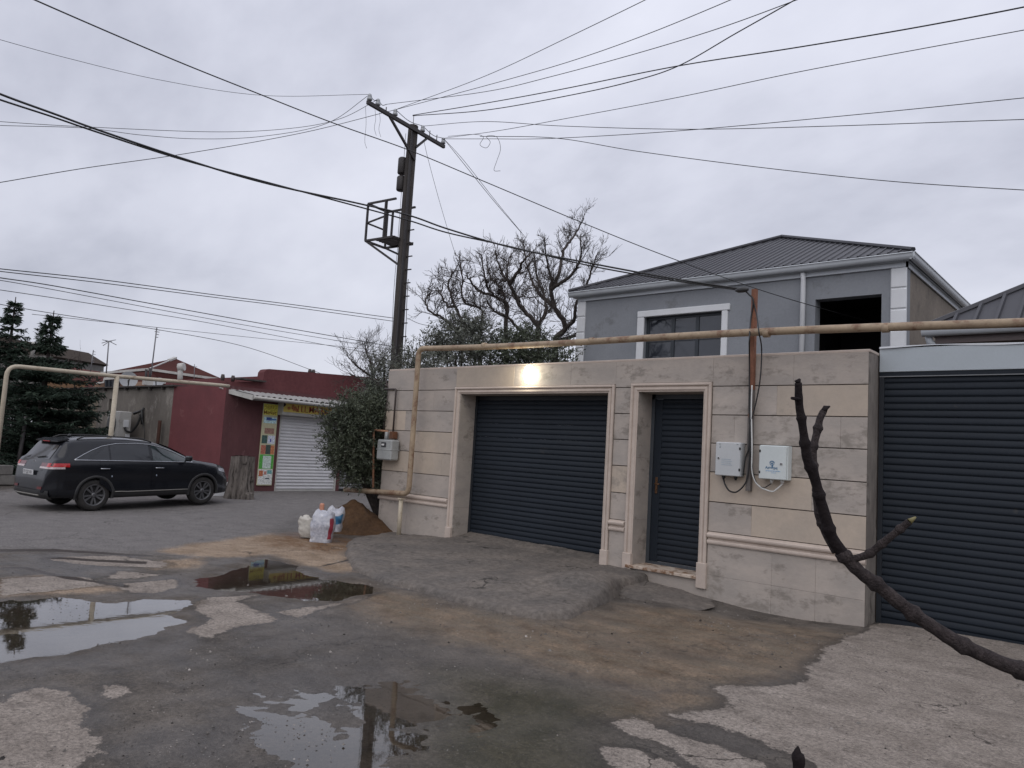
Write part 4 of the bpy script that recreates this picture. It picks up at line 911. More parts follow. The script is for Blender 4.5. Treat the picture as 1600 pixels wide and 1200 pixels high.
for x in xs[1:3]: mb.box((x - .04, yq + .002, WZ0 + f), (x + .04, yq + .058, WZ1 - f))
for a, b_ in zip(xs, xs[1:]): mb.box((a + .06, yq + .004, 4.33), (b_ - .04, yq + .056, 4.42))
mb.build('window_frame', M_fr, win)
for a, b_ in zip(xs, xs[1:]):
    for z0, z1 in ((WZ0 + .06, 4.33), (4.42, WZ1 - .06)):
        mb = MB(); mb.box((a + .04, yq + .025, z0), (b_ - .03, yq + .035, z1)); mb.build('pane', M_glass, win)
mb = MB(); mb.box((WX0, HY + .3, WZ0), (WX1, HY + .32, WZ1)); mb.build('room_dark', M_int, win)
# gutter & downpipe
ex0, ex1, ey0, ey1, ez = HX0 - .18, HX1 + .16, HY - .22, HB + .3, 5.62
def gutterline(a, b, nm='gutter', par=house, r=.075):
    mb = MB(); a = np.array(a); b = np.array(b); t = (b - a) / np.linalg.norm(b - a); s_ = np.cross(t, [0, 0, 1])
    pr = [(-.0, .06), (-.0, .0), (.02, -.05), (.06, -.07), (.10, -.05), (.125, .0), (.13, .06), (.142, .06), (.142, .045)]
    vs = [a + s_ * x + np.array([0, 0, z]) for x, z in pr] + [b + s_ * x + np.array([0, 0, z]) for x, z in pr]; n = len(pr)
    mb.add(vs, [(i, i + 1, n + i + 1, n + i) for i in range(n - 1)], True); mb.add([vs[i] for i in range(7)], [tuple(range(7))]); mb.add([vs[n + i] for i in range(7)], [tuple(range(7))[::-1]])
    o = fixn(mb.build(nm, M_gut, par)); return o
gutterline((ex0, ey0 + .10, ez), (ex1, ey0 + .10, ez)); gutterline((ex1 - .10, ey0, ez), (ex1 - .10, ey1, ez))
mb = MB(); mb.box((ex0 + .05, ey0 + .1, 5.552), (ex1 - .1, HY + .05, 5.575)); mb.box((HX1 + .0, HY + .05, 5.552), (ex1 - .1, HB, 5.575)); mb.build('soffit', M_gut, house)
mb = MB(); mb.tube([(-5.455, HY - .10, 5.55), (-5.455, HY - .06, 5.4), (-5.455, HY - .06, 2.5)], .05, 10); mb.build('downpipe', M_wh, house)
# roof
def roof_face(mb, A, B, Cc, pitch=.18, rh=.022, rw=.045):
    A, B, Cc = (np.array(q, float) for q in (A, B, Cc)); n = np.cross(B - A, Cc - A); n /= np.linalg.norm(n)
    if n[2] < 0: n = -n
    t = (B - A) / np.linalg.norm(B - A); up = np.cross(n, t)
    if up[2] < 0: up = -up
    mb.add([A, B, Cc], [(0, 1, 2)]); mb.add([A - n * .04, B - n * .04, Cc - n * .04], [(2, 1, 0)])
    Lg = np.linalg.norm(B - A); cx = (Cc - A).dot(t); H = (Cc - A).dot(up); s = pitch / 2
    while s < Lg:
        h = H * (s / cx if s < cx else (Lg - s) / (Lg - cx)) - .03
        if h > .1:
            p = A + t * s; q = p + up * h
            mb.add([p - t * rw / 2, p + t * rw / 2, p + t * rw * .3 + n * rh, p - t * rw * .3 + n * rh, q - t * rw / 2, q + t * rw / 2, q + t * rw * .3 + n * rh, q - t * rw * .3 + n * rh],
                   [(0, 3, 2, 1), (0, 4, 7, 3), (3, 7, 6, 2), (2, 6, 5, 1), (4, 5, 6, 7)])
        s += pitch
pk = aty(1222, 372, 19.2); ez2 = 5.70
cor = [(ex0, ey0, ez2), (ex1, ey0, ez2), (ex1, ey1 + 1, ez2), (ex0, ey1 + 1, ez2)]
mb = MB()
for i in range(4): roof_face(mb, cor[i], cor[(i + 1) % 4], pk)
fixn(mb.build('roof', M_roof, house))
mb = MB()
for c in cor: mb.tube([np.array(c) + [0, 0, .02], np.array(pk) + [0, 0, .05]], .05, 6, smooth=False)
mb.build('hip_cap', M_roof, house)

# second roof on the right
h2 = thing('neighbour_house', (1.5, 12, 0), 'low neighbouring house with grey metal roof behind the right gate', 'house')
Yn = 11.5; g0, g1 = aty(1440, 520, Yn), aty(1600, 508, Yn); gz_ = (g0[2] + g1[2]) / 2
mb = MB(); mb.box((g0[0] + .2, Yn + .3, 0), (8, 18, gz_ - .1)); mb.build('wall', M_raw, h2)
A = (g0[0] - .0, Yn, gz_ + .05); B = (8.2, Yn, gz_ + .05); ap = aty(1600, 448, Yn + 1.1); sl = (np.array(ap) - np.array(A)); AP = np.array(A) + sl * 3.6
mb = MB(); roof_face(mb, A, B, AP, .25, .04, .06); roof_face(mb, (A[0], 19, A[2]), A, AP, .25, .04, .06); fixn(mb.build('roof', M_roof, h2))
mb = MB(); mb.tube([A, AP], .055, 6, smooth=False); mb.build('hip_cap', M_roof, h2)
gutterline((A[0], Yn + .08, gz_), (8.2, Yn + .08, gz_), 'gutter', h2)
mb = MB(); mb.box((A[0] + .15, Yn + .1, gz_ - .16), (8.1, Yn + .3, gz_ - .05)); mb.build('fascia', flat('brown_fascia', (.12, .09, .085)), h2)
mb = MB(); mb.tube([np.array([g0[0] + .06, Yn + .1, gz_ - .02]), np.array([g0[0] + .08, Yn + .12, gz_ - .14]), np.array([g0[0] + .22, Yn + .2, gz_ - .24]), np.array([g0[0] + .38, Yn + .25, gz_ - .24])], .05, 10); mb.build('gutter_elbow', M_gut, h2)

# ================================================================== MARKET SHOP AND WALLS ON THE LEFT
XS, YS = -20.0, 10.45
M_red = M('dark_red_paint', (.175, .058, .062), (.145, .05, .054), scale=1.3, rough=.8, bump=.3, bscale=24, spot=(.24, .11, .105), spots=.22, spotscale=1.6, fine=.06)
M_red2 = M('faded_red_paint', (.135, .060, .062), (.105, .048, .05), scale=2.0, rough=.8, bump=.3, bscale=24, spot=(.19, .10, .10), spots=.25, spotscale=2, fine=.06, stretch=(1, 1, .4))
M_plas = M('stained_grey_plaster', (.205, .185, .162), (.135, .12, .105), scale=1.1, rough=.9, bump=.5, bscale=18, spot=(.29, .265, .235), spots=.35, spotscale=1.4, fine=.08, stretch=(1, 1, .7))
M_blockst = M('old_limestone', (.215, .185, .145), (.16, .135, .105), scale=5, rough=.95, bump=.8, bscale=20, var=.18, fine=.12)
M_asb = M('grey_corrugated', (.33, .32, .305), (.25, .24, .23), scale=2.2, rough=.85, bump=.15, spot=(.15, .14, .13), spots=.2)
M_pw = M('dirty_white_paint', (.50, .49, .46), (.42, .41, .385), scale=3, rough=.6, bump=.1, spot=(.25, .22, .19), spots=.2)
shop = thing('market_shop', (XS, 13.5, 0), 'dark red market with white roller shutter under a corrugated canopy', 'shop')
mb = MB(); SH0, SH1 = 12.24, 14.42
for a, b, z0, z1 in ((YS, SH0, -.2, 2.98), (SH0, SH1, 2.28, 2.98), (SH1, SH1 + .14, -.2, 2.98), (SH1 + .14, 17.4, 2.28, 2.98), (17.4, 21, -.2, 2.98)): mb.box((XS, a, z0), (XS - .3, b, z1))
mb.build('facade', M_red2, shop)
mb = MB(); mb.box((XS - .3, YS, -.2), (-23.3, YS + .3, 2.98)); mb.build('side_wall', M_red, shop)
mb = MB(); mb.box((XS - .302, YS + .001, -.2), (XS - .001, YS - .0, 2.98)); 
mb = MB(); mb.box((XS + .001, YS - .004, -.2), (XS - .30, YS + .0, 2.97)); mb.build('corner_strip', M_red, shop)
mb = MB(); mb.box((-23.3, YS + .3, 2.9), (XS - .3, 21, 2.97)); mb.build('flat_roof', M_asb, shop)
# canopy
CX0, CZ0, CX1, CZ1, CY0, CY1 = -20.35, 2.93, -19.30, 2.735, 10.4, 17.2
mb = MB(); ys = np.arange(CY0, CY1, .04); P = [[(x, max(y, CY0 + .5 * (x - CX0) / (CX1 - CX0)), z + .022 * math.sin(y * 2 * math.pi / .18)) for x, z in ((CX0, CZ0), ((CX0 + CX1) / 2, (CZ0 + CZ1) / 2 + .01), (CX1, CZ1))] for y in ys]
mb.grid(P); P2 = [[(x, y, z - .012) for x, y, z in r] for r in P]; mb.grid(P2, flip=True)
mb.grid([[r[-1], q[-1]] for r, q in zip(P, P2)], smooth=False); mb.build('corrugated_canopy', M_asb, shop)
mb = MB(); mb.prism([(CX0 + .1, CY0 + .01, CZ0 - .02), (CX1 + .02, CY0 + .46, CZ1 + .0), (CX1 + .02, CY0 + .46, CZ1 - .14), (CX0 + .3, CY0 + .11, CZ0 - .17)], (0, .03, 0)); fixn(mb.build('side_board', M_pw, shop))
mb = MB(); mb.box((CX1 - .06, CY0 + .52, CZ1 - .135), (CX1 - .03, CY1 - .2, CZ1 - .045)); mb.build('eave_board', M_asb, shop)
mb = MB(); mb.tube([(CX1 + .045, CY0 + .5, CZ1 - .06), (CX1 + .045, CY0 + 1.4, CZ1 - .075), (CX1 + .045, CY1 - .3, CZ1 - .10)], .045, 10); mb.build('canopy_gutter', M_pw, shop)
mb = MB()
for y in np.arange(CY0 + .7, CY1 - .2, .9): mb.bar((CX0 + .1, y, CZ0 - .07), (CX1 - .07, y, CZ1 - .08), .05, .07)
mb.build('canopy_rafters', M_iron, shop, kind='stuff')
# roller shutter: corrugated, pale
M_ws = M('pale_shutter', (.66, .655, .665), (.60, .595, .605), scale=2, rough=.45, bump=.04, fine=.04, var=.05)
ss = thing('roller_shutter', (XS, (SH0 + SH1) / 2, 0), None, None); ss.parent = shop; ss.location = (0, (SH0 + SH1) / 2 - 13.5, 0); ss['label'] = 'closed pale grey roller shutter'
def vslat(L, pitch, d, mat):
    pr = [(0, 0), (d * .5, pitch * .12), (d, pitch * .3), (d, pitch * .62), (d * .35, pitch * .82), (0, pitch)]
    mb = MB(); n = len(pr); vs = [(y, sx * L / 2, z) for sx in (-1, 1) for y, z in pr]
    mb.add(vs, [(i + 1, n + i + 1, n + i, i) for i in range(n - 1)], True); return mb.mesh('slat', mat)
me = vslat(SH1 - SH0 - .08, .098, .03, M_ws)
for k in range(23): inst(me, 'slat', (XS - .06, (SH0 + SH1) / 2, .03 + k * .098), ss)
for y in (SH0, SH1 - .04): mb = MB(); mb.box((XS - .1, y, -.05), (XS + .01, y + .04, 2.28)); mb.build('guide_rail', M_pw, ss)
mb = MB(); mb.box((XS - .06, SH0 + .04, -.03), (XS - .01, SH1 - .04, .03)); mb.build('bottom_bar', M_pw, ss)
mb = MB(); mb.box((XS - .25, SH0, -.05), (XS - .20, 17.4, 2.28)); mb.build('inner_dark', M_int, ss)
s2 = thing('roller_shutter', (XS, 16, 0), None, None); s2.parent = shop; s2.location = (0, 16 - 13.5, 0); s2['label'] = 'second shutter half hidden behind the olive tree'
me = vslat(2.8, .098, .03, M('grey_shutter', (.25, .25, .255), rough=.5, bump=.05))
for k in range(23): inst(me, 'slat', (XS - .06, 15.98, .03 + k * .098), s2)
# sign box
M_yel = M('sign_yellow', (.75, .58, .13), (.68, .52, .12), scale=3, rough=.45, bump=.02, fine=.03, spot=(.66, .58, .25), spots=.2, spotscale=6)
M_sred = flat('sign_red', (.38, .035, .025)); M_sdk = flat('sign_dark', (.03, .02, .02))
sx = XS + .33; a = atx(443, 629, sx); b = atx(441, 643, sx); z1s, z0s = a[2], b[2]; y0s = a[1]; y1s = y0s + 3.3
sgn = thing('shop_sign', (XS + .1, y0s + 1.5, z0s), 'long yellow sign reading 111 MARKET above the pale shutter', 'sign')
mb = MB(); mb.box((XS + .004, y0s + .012, z0s - .10), (sx - .008, y1s, z1s), .02); mb.build('sign_box', M_pw, sgn)
mb = MB(); mb.box((sx - .006, y0s + .02, z0s), (sx, y1s, z1s - .01)); mb.build('sign_face', M_yel, sgn)
hS = z1s - z0s
for wtxt, wy in (('111', 12.55), ('MARKET', 12.985)):
    text_mb(wtxt, .262, (sx, wy, z0s + hS * .14), (0, 1, 0), (0, 0, 1), .004, bold=.002, spacing=.92 if wtxt == '111' else 1.02).build('writing', M_sred, sgn)
mb = MB()
for k in range(3): mb.box((sx + .001, 12.57 + k * .153, z0s + hS * .12), (sx + .004, 12.66 + k * .153, z0s + hS * .19))
mb.build('serif', M_sred, sgn, kind='stuff')
rr = random.Random(9)
for k in range(9):
    cy, cz = y0s + .16 + rr.random() * .34, z0s + hS * (.3 + rr.random() * .45); r_k = .045 + rr.random() * .03
    mb.add([(sx + .003 + k * .0003, cy + r_k * math.cos(t) * (1 if i % 2 else .55), cz + r_k * math.sin(t) * (1 if i % 2 else .55)) for i, t in enumerate(np.linspace(0, 6.28, 12, endpoint=False))], [tuple(range(12))])
mb.build('printed_rosette', M('rosette_red', (.33, .08, .03), (.55, .25, .08), scale=40, rough=.5), sgn, kind='stuff')
mb = MB(); mb.quad((sx + .004, y0s + .01, z0s + hS * .98), (sx + .004, y0s + .01, z0s + hS * .5), (sx + .004, y0s + .10, z0s + hS * .75), (sx + .004, y0s + .07, z0s + hS * .98)); mb.build('torn_corner', M_sdk, sgn)
# vertical poster board
py0, py1, pz0, pz1 = 11.64, 12.12, .16, 2.57
bd = thing('poster_board', (XS + .03, (py0 + py1) / 2, pz0), 'tall narrow advertising board headed 111 Market left of the shutter', 'sign')
mb = MB(); mb.box((XS + .004, py0, pz0), (XS + .035, py1, pz1)); mb.build('board', M('board_cream', (.58, .55, .36), (.52, .50, .33), scale=3, rough=.5, bump=.02), bd)
def pq(y0, z0, y1, z1, col, nm='printed_picture', lift=0.0):
    xx = XS + .0365 + lift; y0, y1 = py0 + y0 * (py1 - py0), py0 + y1 * (py1 - py0); z0, z1 = pz0 + z0 * (pz1 - pz0), pz0 + z1 * (pz1 - pz0)
    mb = MB(); mb.add([(xx, y0, z0), (xx, y1, z0), (xx, y1, z1), (xx, y0, z1)], [(0, 1, 2, 3)])
    c2 = tuple(min(1, c * 1.9 + .04) for c in col)
    return mb.build(nm, M('print_%d_%d_%d' % tuple(int(c * 100) for c in col), col, c2, scale=26, rough=.45, bump=0, fine=.2), bd)
pq(.02, .86, .98, .995, (.55, .47, .07)); pq(.08, .76, .96, .835, (.36, .50, .55)); pq(.25, .795, .62, .832, (.02, .05, .20), lift=.001); pq(.55, .80, .95, .818, (.03, .12, .35), lift=.0015)
pq(.2, .63, .85, .70, (.22, .12, .09)); pq(.06, .51, .43, .61, (.03, .07, .06)); pq(.46, .51, .95, .61, (.42, .44, .50)); pq(.62, .53, .70, .57, (.05, .05, .25), lift=.001)
pq(.05, .38, .38, .49, (.30, .10, .06)); pq(.38, .38, .72, .495, (.03, .05, .04)); pq(.72, .38, .97, .49, (.36, .13, .05)); pq(.02, .20, .98, .375, (.05, .25, .03)); pq(.25, .205, .82, .36, (.38, .44, .40), lift=.001)
pq(.02, .01, .98, .195, (.45, .46, .44)); pq(.06, .11, .34, .18, (.32, .10, .04), lift=.001); pq(.62, .14, .94, .185, (.10, .25, .24), lift=.001); pq(.52, .075, .80, .09, (.04, .05, .06), lift=.0012); pq(.4, .13, .58, .17, (.35, .15, .12), lift=.0013)
text_mb('111', .14, (XS + .0375, py0 + .13, pz0 + (pz1 - pz0) * .935), (0, 1, 0), (0, 0, 1), .002, spacing=1.05).build('writing', M('print_orange', (.40, .16, .04), rough=.5, bump=0), bd)
text_mb('Market', .14, (XS + .0375, py0 + .015, pz0 + (pz1 - pz0) * .872), (0, 1, 0), (0, 0, 1), .002, bold=.001).build('writing', M('print_brown', (.26, .07, .03), rough=.5, bump=0), bd)
# plaster annex with exposed stone
annex = thing('plastered_annex', (-27, YS, 0), 'stained grey plastered wall with exposed stones left of the red wall', 'building')
AX0, AX1, AZ = -36, -23.3, 2.98; wx0, wx1, wz0, wz1 = -28.35, -27.72, 2.12, 2.60
mb = MB()
for a, b, z0, z1 in ((AX0, -31.5, -.2, AZ), (-29.35, wx0, -.2, AZ), (wx0, wx1, -.2, wz0), (wx0, wx1, wz1, AZ), (wx1, AX1 - .002, -.2, AZ)): mb.box((a, YS + .004, z0), (b, YS + .3, z1))
mb.box((-31.5, YS + .022, -.2), (-29.35, YS + .3, AZ)); mb.build('plaster_wall', M_plas, annex)
rr = random.Random(5); z = -.1
while z < AZ - .02:
    h = rr.uniform(.24, .34); h = min(h, AZ - z); x = -31.48 + rr.uniform(0, .1)
    while x < -29.4:
        w = rr.uniform(.35, .6); w = min(w, -29.36 - x); dz = rr.uniform(-.012, .012)
        if w > .1:
            mb = MB(); mb.box((-w / 2 + .012, -rr.uniform(.0, .03), -h / 2 + .012), (w / 2 - .012, .06, h / 2 - .012), .02); mb.build('stone', M_blockst, annex, loc=(x + w / 2, YS + .01, z + h / 2 + dz))
        x += w
    z += h
mb = MB(); mb.box((wx0, YS + .25, wz0), (wx1, YS + .28, wz1)); mb.build('window_hole', M_int, annex)
mb = MB(); mb.box((AX0, YS - .12, AZ), (AX1 + .2, YS + .5, AZ + .05)); mb.build('roof_edge', M_wood, annex)
for k in range(13): mb = MB(); x = AX0 + .6 + k * .95; mb.box((x, YS - .10, AZ - .09), (x + .07, YS + .004, AZ - .002)); mb.build('rafter_end', M_wood, annex)
mb = MB(); mb.box((AX0, YS + .3, AZ - .2), (AX1, YS + 6, AZ)); mb.build('roof_slab', M_asb, annex)
# air conditioner
Xa = -25.62; acu = thing('air_conditioner', (-26.1, YS - .5, 1.2), 'off-white air conditioner unit on the plaster wall with dangling hose', 'air conditioner')
mb = MB(); mb.box((Xa - .95, 9.80, 1.20), (Xa, 10.2, 2.14), .02); mb.build('casing', M_pw, acu)
mb = MB(); mb.lathe([(.36, 0), (.36, -.02), (.33, -.03)], (Xa - .55, 9.80, 1.68), 24, 1); mb.build('fan_grille', flat('grille_dark', (.08, .08, .08)), acu)
mb = MB(); mb.box((Xa, 9.95, 1.62), (Xa + .04, 10.12, 1.86), .01); mb.box((Xa, 10.05, 1.22), (Xa + .03, 10.19, 1.4), .01); mb.build('valve_cover', M_wh, acu)
mb = MB(); mb.tube(bez([(Xa + .03, 10.0, 1.62), (Xa + .08, 10.05, 1.5), (Xa + .1, 10.2, 1.5), (Xa + .25, 10.3, 1.75), (Xa + .32, 10.38, 2.15), (Xa + .30, 10.42, 2.3)]), .035, 7); mb.build('refrigerant_hose', M_blk, acu)
mb = MB(); mb.tube(bez([(Xa + .12, 10.35, 2.1), (Xa + .5, 10.35, 1.85), (Xa + .75, 10.35, 1.45), (Xa + .8, 10.38, 1.0)]), .012, 5); mb.build('drain_hose', M_blk, acu)
mb = MB(); mb.tube([(Xa - .1, 10.3, 2.1), (Xa + .35, 10.36, 2.2), (Xa + .42, 10.38, 1.75)], .05, 7); mb.build('pipe_wrap', M_blk, acu)
mb = MB()
for x in (Xa - .8, Xa - .12): mb.bar((x, 9.75, 1.17), (x, YS, 1.17), .05); mb.bar((x, 9.85, 1.15), (x, YS, .8), .04)
mb.build('wall_bracket', M_iron, acu, kind='stuff')
# rusty stake by the wall
st = aty(250, 657, 10.3); mb = MB(); mb.tube([(st[0], 10.3, 0), (st[0], 10.3, st[2])], .055, 8); mb.bar((st[0] - .5, 10.3, 1.05), (st[0], 10.3, 1.05), .05); tag(mb.build('rusty_stake', M('stake_rust', (.06, .03, .022), rough=.8)), 'rusty iron stake with a crossbar before the plaster wall', 'stake')
# rear red building with stepped parapet
M_red3 = M('weathered_red', (.150, .054, .056), (.115, .042, .044), scale=.9, rough=.85, bump=.3, bscale=12, spot=(.21, .10, .095), spots=.2, spotscale=.8)
rb = thing('red_building', (-24, 17, 0), 'tall dark red rear wall with stepped rounded parapet behind the market canopy', 'building')
mb = MB(); prof = [(11.9, 2.9), (11.9, 3.28), (13.0, 3.40), (13.03, 3.72), (13.10, 3.82), (13.2, 3.85), (17.4, 4.05), (21.5, 3.75), (21.5, 2.0), (11.9, 2.0)]
mb.prism([(-22.5, y, z) for y, z in prof], (-.4, 0, 0)); fixn(mb.build('parapet_wall', M_red3, rb))
mb = MB(); mb.box((-22.9, 13.1, 0), (-30, 21.5, 3.6)); mb.build('rear_block', M_red3, rb)
mb = MB(); mb.box((-22.3, 12.1, 3.38), (-22.7, 13.02, 3.43)); mb.build('roof_edge', M_wood, rb)
for y in (11.7, 12.05, 14.9, 15.05): mb = MB(); mb.lathe([(.05, 0), (.07, .1), (.05, .2)], (-22.7, y, 3.3 if y < 13 else 3.86), 8); mb.build('vent_cap', M_pipeb, rb)

# far houses
M_brn = M('brown_roof_far', (.088, .040, .036), (.070, .032, .029), scale=.6, rough=.85, bump=.1, spec=.0)
M_brw = M('brown_cladding', (.080, .034, .031), (.07, .03, .027), scale=.6, rough=.8, spec=.0)
M_tan = M('tan_wall_far', (.31, .20, .145), (.26, .165, .12), scale=.7, rough=.9)
fh = thing('brown_roof_house', atd(274, 640, 35) * [1, 1, 0], 'distant house with brown hipped roof and white eaves behind the plaster wall', 'house')
D = 35
pkk = atd(274, 560, 37); L0 = atd(128, 604, 35); Ri = atd(352, 594, 35); mid_ = atd(232, 577, 33.5)
L0 = atd(158, 583, 35.5)
back = atd(250, 575, 41)
mb = MB(); mb.add([atd(205, 579, 36) , mid_, pkk], [(0, 1, 2)]); mb.add([mid_, Ri, pkk], [(0, 1, 2)]); mb.add([L0, mid_, pkk], [(0, 1, 2)]); mb.add([Ri, back, pkk], [(0, 1, 2)]); mb.add([back, L0, pkk], [(0, 1, 2)])
fixn(mb.build('upper_roof', M_brn, fh))
mb = MB()
for p, q in ((L0, mid_), (mid_, Ri)): mb.bar(p, q, .07, .11)
mb.build('white_eave', M_pw, fh)
mb = MB(); mb.bar(mid_, mid_ + (pkk - mid_) * 1.0, .07); mb.bar(mid_ + (pkk - mid_) * .75, pkk, .16); mb.build('ridge_flashing', M_pw, fh)
mb = MB(); lowz = 0
def wallq(a, b, mb, z=lowz): mb.prism([(a[0], a[1], a[2] - .05), (b[0], b[1], b[2] - .05), (b[0], b[1], z), (a[0], a[1], z)], (-.3, .5, 0))
wallq(L0, mid_, mb); wallq(mid_, Ri, mb); fixn(mb.build('wall', M_brw, fh))
# lower roof and dormer
l0, l1, l2_, l3 = atd(130, 606, 33), atd(165, 584, 34.5), atd(120, 612, 33), atd(235, 600, 32)
mb = MB(); mb.prism([atd(128, 607, 33), atd(160, 586, 34.4), atd(232, 581, 33), atd(232, 612, 32)], (-.2, .4, -.1)); fixn(mb.build('lower_roof', M_brn, fh))
mb = MB(); mb.prism([atd(138, 612, 31.8), atd(150, 600, 31.8), atd(163, 597, 31.8), atd(163, 614, 31.8)], (-.3, .5, 0)); mb.prism([atd(182, 614, 31.9), atd(182, 598, 31.9), atd(228, 596, 31.9), atd(228, 614, 31.9)], (-.3, .5, 0)); fixn(mb.build('tan_front', M_tan, fh))
mb = MB(); mb.bar(atd(150, 599, 31.7), atd(163, 597, 31.7), .07); mb.bar(atd(163, 597, 31.7), atd(163, 592, 31.7), .07); mb.bar(atd(163, 592, 31.7), atd(188, 590, 31.7), .10); mb.bar(atd(240, 597, 31.8), atd(275, 599, 31.8), .08); mb.build('white_trim', M_pw, fh)
dw = thing('window', atd(174, 600, 31.6), None, None); dw.parent = fh; dw.location = tuple(atd(174, 600, 31.6) - ORG[fh.name])
mb = MB(); mb.prism([atd(164, 607, 31.7), atd(164, 594, 31.7), atd(184, 593, 31.7), atd(184, 606, 31.7)], (-.05, .12, 0)); fixn(mb.build('pane', M_glass, dw))
mb = MB()
for u in (165, 171, 178, 184): mb.bar(atd(u, 594, 31.65), atd(u, 606, 31.65), .05)
mb.build('window_frame', M_fr, dw)
# chimney pipe, tank
mb = MB(); mb.tube([atd(281, 598, 33), atd(282, 574, 33)], .12, 8); mb.tube([atd(279, 574, 33), atd(288, 573, 33)], .18, 8); mb.tube([atd(284, 576, 33), atd(284, 570, 33)], .10, 8); mb.build('roof_flue', M_pw, fh)
# reddish house and tall house on the far left
M_brick = M('rosy_roof', (.15, .075, .067), (.11, .056, .05), scale=1, rough=.85, spec=.0)
fl = thing('rosy_roof_house', atd(105, 600, 42) * [1, 1, 0], 'small far house with rosy roof and ochre wall right of the conifer', 'house')
mb = MB(); mb.prism([atd(68, 572, 42), atd(105, 573, 42), atd(136, 593, 42), atd(136, 597, 42), atd(60, 594, 42)], (-1.5, 3, 0)); fixn(mb.build('roof', M_brick, fl))
mb = MB(); mb.prism([atd(64, 592, 41.8), atd(134, 596, 41.8), atd(134, 640, 41.8), atd(60, 640, 41.8)], (-1.5, 3, 0)); fixn(mb.build('wall', M('ochre_wall', (.20, .12, .07), (.15, .09, .055), scale=1, rough=.9), fl))
fg = thing('grey_far_house', atd(50, 600, 48) * [1, 1, 0], 'tall far house with grey roof rising behind the conifer', 'house')
mb = MB(); mb.prism([atd(-60, 560, 48), atd(-60, 515, 48), atd(52, 536, 48), atd(86, 557, 48), atd(76, 561, 48)], (-2, 4, 0)); fixn(mb.build('roof', M('slate_far', (.08, .068, .06), rough=.8, spec=.0), fg))
mb = MB(); mb.prism([atd(-60, 553, 47.9), atd(78, 556, 47.9), atd(74, 640, 47.9), atd(-60, 640, 47.9)], (-2, 4, 0)); fixn(mb.build('wall', M('grey_far_wall', (.20, .195, .185), rough=.9), fg))
mb = MB(); mb.tube([atd(51, 556, 47.5), atd(53, 534, 47.5)], .13, 8); mb.build('chimney', M_pw, fg)
mb = MB(); mb.box(tuple(atd(60, 575, 47.6)), tuple(atd(70, 562, 47.2))); mb.build('window', M_glass, fg)
# aerials and dishes
M_al = flat('aerial_metal', (.20, .20, .21), rough=.5)
def aerial(nm, a, b, d, label, arms, r=.028):
    p, q = atd(*a, d), atd(*b, d); t = thing(nm, p, label, 'aerial', 'television aerials')
    mb = MB(); mb.tube([p, q], r, 6); mb.build('aerial_pole', M_al, t)
    mb = MB()
    for (u0, v0, u1, v1) in arms: mb.tube([atd(u0, v0, d), atd(u1, v1, d + .3)], r * .55, 5)
    mb.build('aerial_elements', M_al, t, kind='stuff')
aerial('tv_aerial', (236, 586), (245, 512), 31, 'tallest aerial mast standing in front of the brown roof', [(241, 514, 250, 516), (242, 518, 249, 519), (243, 522, 248, 523), (244, 527, 247, 527)])
aerial('tv_aerial', (166, 583), (170, 533), 33, 'umbrella shaped aerial left of the brown roof', [(165, 533, 175, 534), (159, 536, 170, 533), (170, 533, 182, 539), (161, 540, 170, 534), (160, 531, 170, 533), (170, 533, 181, 531)])
aerial('tv_aerial', (141, 583), (146, 547), 34, 'leftmost thin aerial with side rungs', [(145, 549, 149, 550), (144, 553, 149, 554), (145, 558, 148, 558), (144, 562, 148, 563), (144, 566, 147, 566)], .022)
aerial('tv_aerial', (303, 597), (304, 569), 33, 'small thin aerial on the right of the brown roof', [(300, 572, 308, 573)], .015)
def dish(u, v, d, w, h, label, yaw):
    c = atd(u, v, d); t = thing('satellite_dish', c, label, 'satellite dish', 'satellite dishes on the annex roof')
    R_ = w * d / FPX / 2; f = -np.array(ray(u, v)); f /= np.linalg.norm(f); f = f + np.array([yaw, 0, .35]); f /= np.linalg.norm(f)
    a = np.cross(f, [0, 0, 1]); a /= np.linalg.norm(a); b = np.cross(a, f); P = []
    for i in range(7):
        r = R_ * i / 6; P.append([c + a * r * math.cos(t_) + b * r * h / w * 1.0 * math.sin(t_) - f * (R_ * .28 * (1 - (i / 6) ** 2)) for t_ in np.linspace(0, 2 * math.pi, 21)])
    mb = MB(); mb.grid(P); P2 = [[p - f * .02 for p in r] for r in P]; mb.grid(P2, flip=True); mb.build('dish_bowl', flat('dish_grey', (.36, .37, .38), rough=.5), t)
    mb = MB(); mb.tube([c - b * R_ * .9, c + f * R_ * .9], .02, 5); mb.tube([c + f * R_ * .8, c + f * R_ * 1.0], .05, 6); mb.build('feed_arm', M_iron, t)
    mb = MB(); mb.tube([c - f * .1, (c[0], c[1], 2.98)], .03, 6); mb.build('dish_mast', M_iron, t)
dish(201, 593, 26.5, 26, 26, 'larger round satellite dish beside the pale gas pipe post', .3)
dish(247, 597, 28, 20, 17, 'lower satellite dish tilted beside the mast', -.6)
mb = MB(); mb.box(tuple(atd(226, 601, 27)), tuple(atd(236, 591, 27.4))); tag(mb.build('roof_tank', M_pw), 'small pale box standing on the annex roof between the dishes', 'box')
for u, v0, v1, l in ((228, 577, 602, 'dark stub post left of the tallest aerial'), (234, 575, 598, 'dark stub post right at the tallest aerial foot')):
    mb = MB(); mb.tube([atd(u, v1, 28), atd(u + .5, v0, 28)], .05, 6); tag(mb.build('roof_post', M_iron), l, 'post', 'stub posts on the annex roof')

